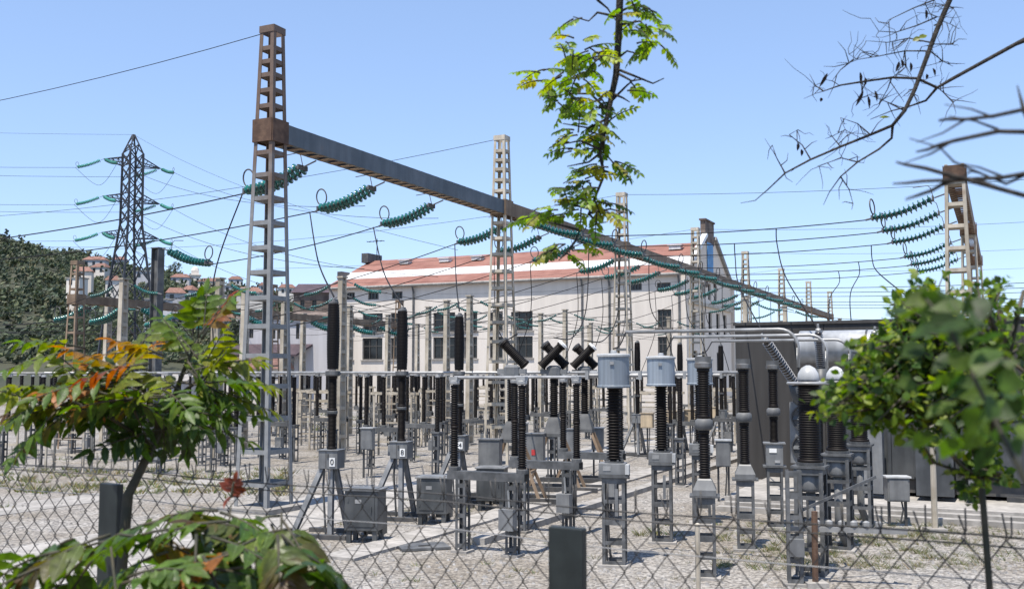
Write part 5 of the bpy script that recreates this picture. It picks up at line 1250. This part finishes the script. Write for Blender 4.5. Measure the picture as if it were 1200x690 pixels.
# low leafy plant at lower left
lp = thing('glossy_leaved_shrub', 'low shrub with glossy green and reddish leaves at lower left by the fence', 'shrub', (P(260, 438, 1.75).x, 1.75, 1.42)); so3 = Vector(lp.location)
stm, lv_ = MB(), MB()
for top_, Y in (((255, 610), 1.75), ((330, 600), 1.8), ((130, 640), 1.6), ((200, 620), 1.7), ((300, 640), 1.65)):
    t3 = S_(top_[0], top_[1], Y); r0 = Vector((t3.x * .3, t3.y * .3 + random.uniform(-.05, .05), 0))
    stm.tube([r0, r0.lerp(t3, .55) + Vector((.03, 0, .03)), t3], [.007, .005, .002], 6)
LL = [(255, 612, -70, -5, .26, GR, GR), (258, 614, 60, 8, .26, GR, OR), (330, 622, 30, 20, .16, GR, BR), (328, 618, -60, -5, .2, YG, BR), (271, 596, 4, -40, .05, RD, RD), (130, 640, -60, 10, .25, GR, BR), (140, 640, 55, 5, .25, BR, OR), (200, 622, -60, 5, .26, DG, GR),
      (200, 620, 60, 25, .24, GR, YG), (300, 642, 60, 12, .24, DG, DG), (300, 645, -55, 20, .24, GR, GR), (270, 660, -70, 15, .26, DG, GR), (330, 640, 45, 25, .22, DG, GR), (180, 665, -40, 15, .24, GR, GR), (215, 670, 50, 10, .26, GR, GR), (110, 660, -40, 25, .22, GR, DG),
      (350, 660, 25, 10, .18, DG, DG), (250, 680, 30, 5, .24, GR, GR), (290, 660, -30, 0, .24, OR, RD), (318, 628, 20, 14, .2, RD, BR), (235, 650, -20, 10, .2, BR, YG), (150, 690, 40, -20, .22, GR, GR), (340, 690, 20, -25, .2, GR, DG), (85, 645, -20, 5, .2, DG, GR), (70, 660, -40, 5, .25, GR, GR), (230, 640, 10, 25, .2, DG, GR), (310, 640, 60, 5, .16, GR, BR), (280, 630, -40, -20, .2, GR, BR)]
stm.tube([S_(262, 668, 1.76), S_(266, 630, 1.76), S_(271, 592, 1.76)], [.003, .002, .0012], 6)
for px, py, dx, dy, ln, c, tcol in LL:
    for rep in range(2):
        compound(lv_, stm, S_(px + random.uniform(-18, 18) * rep, py - 14 + random.uniform(-6, 30) * rep, 1.76 + random.uniform(-.18, .16)), Vector((dx + random.uniform(-30, 30) * rep, random.uniform(-40, 25), -dy)), ln * random.uniform(.42, .66), 6, .054 if ln > .1 else .022, .024 if ln > .1 else .01, random.choice([c, c, GR]) if ln > .1 else c, tcol if random.random() < .6 or ln < .1 else c, .5)
stm.build('stem', M['stem'], lp, True); lv_.build('foliage', M['glossleaf'], lp, True)

# locust tree: trunk out of frame on the right, leafy branch hanging into the picture
lt = thing('locust_tree', 'leafy locust branch hanging from above in front of the girder', 'tree', (2.6, .6, 1.42)); so3 = Vector(lt.location)
br, tw_, lf = MB(), MB(), MB()
tr = MB(); tr.tube([(0, 0, -.1), (.05, .05, 1.2), (-.05, .1, 2.4), (-.3, .4, 3.4)], [.12, .1, .085, .06], 12); tr.build('trunk', M['bark'], lt, True)
mainb = [Vector((-.3, .4, 3.4)), S_(900, -330, 2.2), S_(760, -150, 2.8), S_(727, -20, 3.0), S_(725, 40, 3.0), S_(722, 88, 3.0), S_(712, 135, 3.0), S_(703, 180, 3.0), S_(708, 205, 3.0), S_(690, 250, 3.0), S_(672, 285, 3.0)]
br.tube(mainb, [.05, .03, .016, .0115, .0108, .01, .0075, .0058, .0045, .003, .0018], 8)
subs = [[(722, 85), (740, 95), (755, 93)], [(725, 82), (745, 90), (765, 98), (778, 92)], [(718, 105), (700, 118), (680, 125)], [(715, 120), (735, 100), (745, 92)], [(724, 20), (700, 15), (690, 25), (672, 20)], [(700, 0), (712, 10), (722, 25)], [(722, 60), (700, 70), (670, 65)], [(724, 30), (750, 25), (765, 40)],
        [(710, 140), (690, 150), (660, 145)], [(703, 175), (680, 165), (655, 170)], [(706, 200), (725, 205), (740, 200)], [(692, 245), (670, 240), (650, 240)], [(680, 270), (650, 262), (630, 258)], [(676, 280), (665, 295), (655, 305)], [(712, 130), (692, 110), (665, 110), (640, 115)], [(724, 15), (745, 5), (770, 15)], [(690, 250), (715, 245), (735, 250)], [(700, 195), (680, 205), (660, 215)], [(722, 70), (735, 60), (755, 65)], [(718, 110), (730, 115), (738, 120)], [(703, 180), (690, 190), (665, 195)], [(690, 250), (700, 262), (712, 260)]]
def robinia(base, d, ln, col):
    compound(lf, tw_, base, d, ln, 6, .025, .0135, col, None, .6, 4)
for sb in subs:
    pts = [S_(x, y, 3.0 + random.uniform(-.1, .1) * (i > 0)) for i, (x, y) in enumerate(sb)]
    tw_.tube(pts, [.0045 - .003 * i / (len(pts) - 1) for i in range(len(pts))], 5)
LC = [(.19, .29, .03), (.25, .32, .033), (.13, .22, .026), (.075, .125, .02), (.26, .26, .04)]
REG = [(755, 35, 24, 28, 17), (735, 20, 18, 18, 8), (770, 55, 8, 10, 3), (672, 62, 26, 16, 12), (650, 95, 26, 18, 13), (690, 85, 24, 22, 15), (685, 120, 26, 20, 17), (737, 110, 9, 12, 4), (660, 118, 20, 10, 6), (700, 150, 18, 14, 8), (665, 170, 22, 16, 11), (700, 170, 18, 16, 9), (712, 195, 18, 10, 6), (725, 198, 10, 6, 3),
       (690, 215, 24, 14, 13), (660, 222, 14, 12, 6), (680, 245, 30, 14, 13), (645, 258, 22, 12, 10), (630, 256, 10, 8, 4), (710, 245, 14, 14, 6), (665, 292, 20, 12, 9), (680, 30, 14, 6, 3), (700, 60, 12, 20, 6)]
for cx, cy, rx, ry, n_ in REG:
    for k in range(int(n_ * .8 + .5)):
        a = random.uniform(0, 6.28); r_ = random.random() ** .5
        b = S_(cx + rx * .8 * r_ * math.cos(a), cy + ry * .9 * r_ * math.sin(a) - 5, 3.0 + random.uniform(-.13, .13))
        d = Vector((random.uniform(-1, 1) - (.35 if cx < 700 else -.2), random.uniform(-.8, .8), random.uniform(-.45, .35)))
        robinia(b, d, random.uniform(.05, .09), random.choice(LC))
br.build('branch', M['bark'], lt, True); tw_.build('twigs', M['bark'], lt, True); lf.build('foliage', M['leaf'], lt, True)

# bare tree with seed pods at upper right
bt = thing('bare_tree', 'nearly leafless tree branches with dark seed pods at upper right', 'tree', (3.6, 1.6, 1.42)); so3 = Vector(bt.location)
tr = MB(); tr.tube([(0, 0, -.1), (0, .1, 1.6), (-.3, .7, 3.2)], [.13, .1, .06], 12); tr.build('trunk', M['bark'], bt, True)
br, tw_, lf = MB(), MB(), MB(); D = 3.4
BPTS = []
def limb(pts, r0, r1, Yv=D, mb=None):
    q = [S_(x, y, Yv + .08 * math.sin(i * 1.3)) for i, (x, y) in enumerate(pts)]
    (mb or br).tube(q, [r0 + (r1 - r0) * i / (len(q) - 1) for i in range(len(q))], 7); return q
br.tube([Vector((-.3, .7, 3.2)), S_(1240, -260, 3.2), S_(1165, -110, 3.3), S_(1113, 0, D), S_(1098, 35, D), S_(1085, 70, D), S_(1072, 105, D), S_(1060, 130, D), S_(1046, 147, D)], [.05, .03, .0135, .0095, .0085, .008, .0072, .0066, .006], 8)
limb([(1046, 147), (1020, 158), (985, 172), (950, 187), (920, 203), (900, 222), (885, 235), (868, 238)], .0055, .0008)
limb([(1046, 147), (1045, 162), (1030, 175), (1005, 190), (985, 207), (972, 225), (965, 240)], .005, .0008)
br.tube([Vector((-.3, .7, 3.2)), S_(1260, 20, 3.3), S_(1190, 52, D), S_(1117, 92, D), S_(1098, 103, D), S_(1075, 92, D), S_(1045, 91, D), S_(1010, 96, D), S_(985, 100, D), S_(965, 107, D), S_(955, 110, D)], [.05, .02, .007, .006, .0052, .0046, .004, .0036, .003, .0016, .0008], 7)
limb([(1098, 103), (1085, 118), (1065, 125), (1045, 130), (1020, 140)], .005, .001)
for pts in ([(1085, 60), (1060, 60), (1030, 66), (1005, 70), (995, 64)], [(1098, 20), (1075, 30), (1050, 38), (1030, 37), (1020, 22)], [(1095, 0), (1070, 10), (1045, 22), (1032, 36)], [(1090, 50), (1065, 45), (1040, 50), (1015, 48)], [(1117, 52), (1095, 52), (1080, 55)], [(1095, 30), (1105, 25), (1117, 30)], [(1117, 10), (1108, 5), (1100, 12)], [(1090, 60), (1105, 72), (1117, 78)], [(950, 187), (940, 170), (925, 158), (935, 152)], [(985, 172), (975, 160), (990, 152)], [(920, 203), (910, 185), (905, 170)], [(1005, 190), (985, 185), (960, 195)],
            [(985, 207), (995, 222), (1000, 240)], [(965, 107), (955, 100), (950, 108)], [(1000, 70), (985, 82), (975, 95)], [(1060, 130), (1040, 120), (1020, 112)], [(1020, 158), (1005, 145), (985, 138)], [(1075, 92), (1070, 110), (1078, 122)], [(1060, 60), (1062, 78), (1050, 90)], [(1045, 91), (1040, 105), (1030, 122)], [(1010, 96), (1010, 112), (1000, 122)], [(1117, 120), (1105, 108), (1098, 103)]):
    q = limb(pts, .0027, .0007, D, tw_); BPTS += q
    for k in range(4):
        i = random.randrange(len(q) - 1); a = q[i].lerp(q[i + 1], random.random()); d = rnd_dir() * random.uniform(.04, .11); d.y *= .4
        tw_.tube([a, a + d * .5 + rnd_dir() * .01, a + d], [.0018, .0013, .0006], 4)
for k in range(90):
    j_ = random.randrange(len(BPTS)); a = BPTS[j_]; d = rnd_dir() * random.uniform(.05, .14); d.y *= .3
    pts_ = [a]; 
    for j in range(3): pts_.append(pts_[-1] + d / 3 + rnd_dir() * .012)
    tw_.tube(pts_, [.0012, .001, .0008, .0005], 4)
for px, py, ln, an in ((970, 95, .055, -.5), (1008, 92, .045, .1), (1014, 96, .03, 0), (1012, 116, .06, -.4), (1017, 120, .045, .2), (1025, 113, .04, .3), (1054, 78, .035, -.3), (1067, 79, .035, .1), (1093, 85, .03, .4), (1086, 90, .02, 0), (1085, 17, .035, .1), (935, 172, .03, 0), (939, 179, .025, .1), (1056, 75, .03, .3), (962, 117, .015, 0)):
    p = S_(px, py, D); dd = Vector((math.sin(an), .2, -math.cos(an))).normalized(); pd = MB(); leaf(pd, p + Vector((0, 0, ln / 2)), dd, Vector((.3, -1, .2)), ln, .013, (.02, .012, .009), .6, .05, 5); pd.build('seed_pod', M['leaf'], bt)
leaf(lf, S_(1076, 45, D), Vector((.5, 0, .2)), Vector((0, -1, .5)), .035, .02, YG); leaf(lf, S_(1030, 138, D), Vector((.7, 0, .1)), Vector((0, -1, .5)), .04, .012, YG); leaf(lf, S_(1079, 44, D), Vector((-.5, 0, -.2)), Vector((0, -1, .5)), .03, .02, YG)
br.build('branch', M['bark'], bt, True); tw_.build('twigs', M['bark'], bt, True); lf.build('foliage', M['leaf'], bt, True)

# near bush on the right, out of focus
bu = thing('roundleaf_bush', 'bright green bush with small rounded leaves at the right edge', 'bush', (.86, 1.76, 1.42)); so3 = Vector(bu.location)
stm, lv_ = MB(), MB(); BC = [(.14, .21, .02), (.09, .155, .016), (.2, .25, .026), (.05, .095, .014), (.03, .06, .012)]
hubs = [S_(1150, 560, 1.75), S_(1130, 480, 1.8), S_(1100, 430, 1.8), S_(1180, 420, 1.7)]
stm.tube([Vector((0, 0, -.05)), hubs[0], hubs[1], hubs[2]], [.007, .0055, .004, .0025], 7); stm.tube([hubs[0], hubs[3], S_(1200, 340, 1.7)], [.01, .007, .003], 7)
def bushtwig(px, py, Y, n_, ln, wd_, spread=.06):
    e = S_(px, py, Y); h = min(hubs, key=lambda q: (q - e).length); mid = h.lerp(e, .5) + rnd_dir() * .03
    stm.tube([h, mid, e], [.0035, .0025, .001], 5)
    for k in range(n_):
        u = random.uniform(.45, 1.05); b = (mid.lerp(e, max(0, (u - .5) * 2)) if u > .5 else h.lerp(mid, u * 2)) + rnd_dir() * .012
        d = ((e - h).normalized() * .5 + rnd_dir()).normalized()
        leaf(lv_, b, d, (rnd_dir() + Vector((0, -.4, 1.0))).normalized(), ln * random.uniform(.7, 1.2), wd_ * random.uniform(.8, 1.2), random.choice(BC), .25, .2, 4)
for cx, cy, rx, ry, n_ in ((1010, 428, 26, 24, 26), (972, 474, 16, 22, 22), (1010, 470, 38, 36, 44), (1055, 420, 36, 38, 40), (1060, 470, 50, 40, 44), (1062, 352, 22, 12, 12), (1090, 340, 34, 22, 24), (1100, 400, 40, 50, 40), (1110, 470, 50, 40, 36), (1160, 380, 45, 60, 40), (1170, 470, 40, 50, 36), (1045, 385, 20, 16, 12), (1150, 560, 30, 40, 18)):
    for k in range(n_):
        a = random.uniform(0, 6.28); r_ = random.random() ** .5
        bushtwig(cx + rx * r_ * math.cos(a), cy + ry * r_ * math.sin(a), random.uniform(1.62, 1.98), random.randint(10, 15), .02, .0125)
stm.build('stem', M['stem'], bu, True); lv_.build('foliage', M['bushleaf'], bu, True)
# nearest dark sprig, strongly blurred, and bare twigs above it
ns = thing('dark_near_sprig', 'very near dark green leafy sprig blurred at the right edge', 'shrub', (.55, .72, 1.42)); so3 = Vector(ns.location)
stm, lv_ = MB(), MB(); stm.tube([Vector((0, 0, -.05)), S_(1230, 620, .75), S_(1160, 480, .78), S_(1110, 380, .8), S_(1085, 350, .8)], [.004, .003, .002, .0015, .001], 6)
for k in range(70):
    u = random.random(); px, py = (1095 + random.uniform(-35, 60), random.uniform(345, 390)) if k % 3 == 0 else (1120 + random.uniform(-50, 80), random.uniform(385, 520))
    leaf(lv_, S_(px, py, random.uniform(.72, .9)), (rnd_dir() * Vector((1, 1, .4)) + Vector((-.5, 0, -.2))).normalized(), (rnd_dir() + Vector((0, -.5, .8))).normalized(), random.uniform(.02, .034), random.uniform(.013, .019), random.choice([GR, DG, (.05, .09, .015)]), .2, .2, 4)
stm.build('stem', M['stem'], ns, True); lv_.build('foliage', M['bushleaf'], ns, True)
nb = thing('bare_twigs', 'thick dark bare twigs poking in from right edge near the pylon head', 'twig', (1.0, 1.0, 1.42)); so3 = Vector(nb.location)
q = MB(); q.tube([Vector((0, 0, -.05)), S_(1320, 420, 1.1), S_(1270, 250, 1.1), S_(1235, 190, 1.1), S_(1200, 130, 1.1), S_(1192, 100, 1.1)], [.008, .007, .006, .005, .0025, .0006], 7)
for pts, r_ in (([(1240, 196), (1175, 207), (1117, 210), (1080, 213), (1062, 214), (1046, 217)], .0026), ([(1268, 246), (1175, 222), (1117, 208), (1085, 199), (1062, 193), (1048, 190)], .0031), ([(1215, 155), (1170, 152), (1117, 165), (1100, 171), (1085, 176), (1073, 178)], .0028), ([(1235, 190), (1180, 215), (1140, 200), (1117, 190), (1100, 172), (1067, 162)], .0018), ([(1200, 130), (1165, 138), (1130, 141), (1110, 141), (1098, 142)], .0024)):
    q.tube([S_(x, y, 1.1) + rnd_dir() * .002 for x, y in pts], [r_, r_ * .9, r_ * .8, r_ * .75, r_ * .6, r_ * .35], 6)
    for k in range(2):
        a_ = S_(*pts[1 + k], 1.1); q.tube([a_, a_ + Vector((-.02, .01, .012 * (1 - 2 * k))), a_ + Vector((-.045, .02, .02 * (1 - 2 * k)))], [r_ * .6, r_ * .45, r_ * .2], 5)
q.build('stem', M['bark'], nb, True)
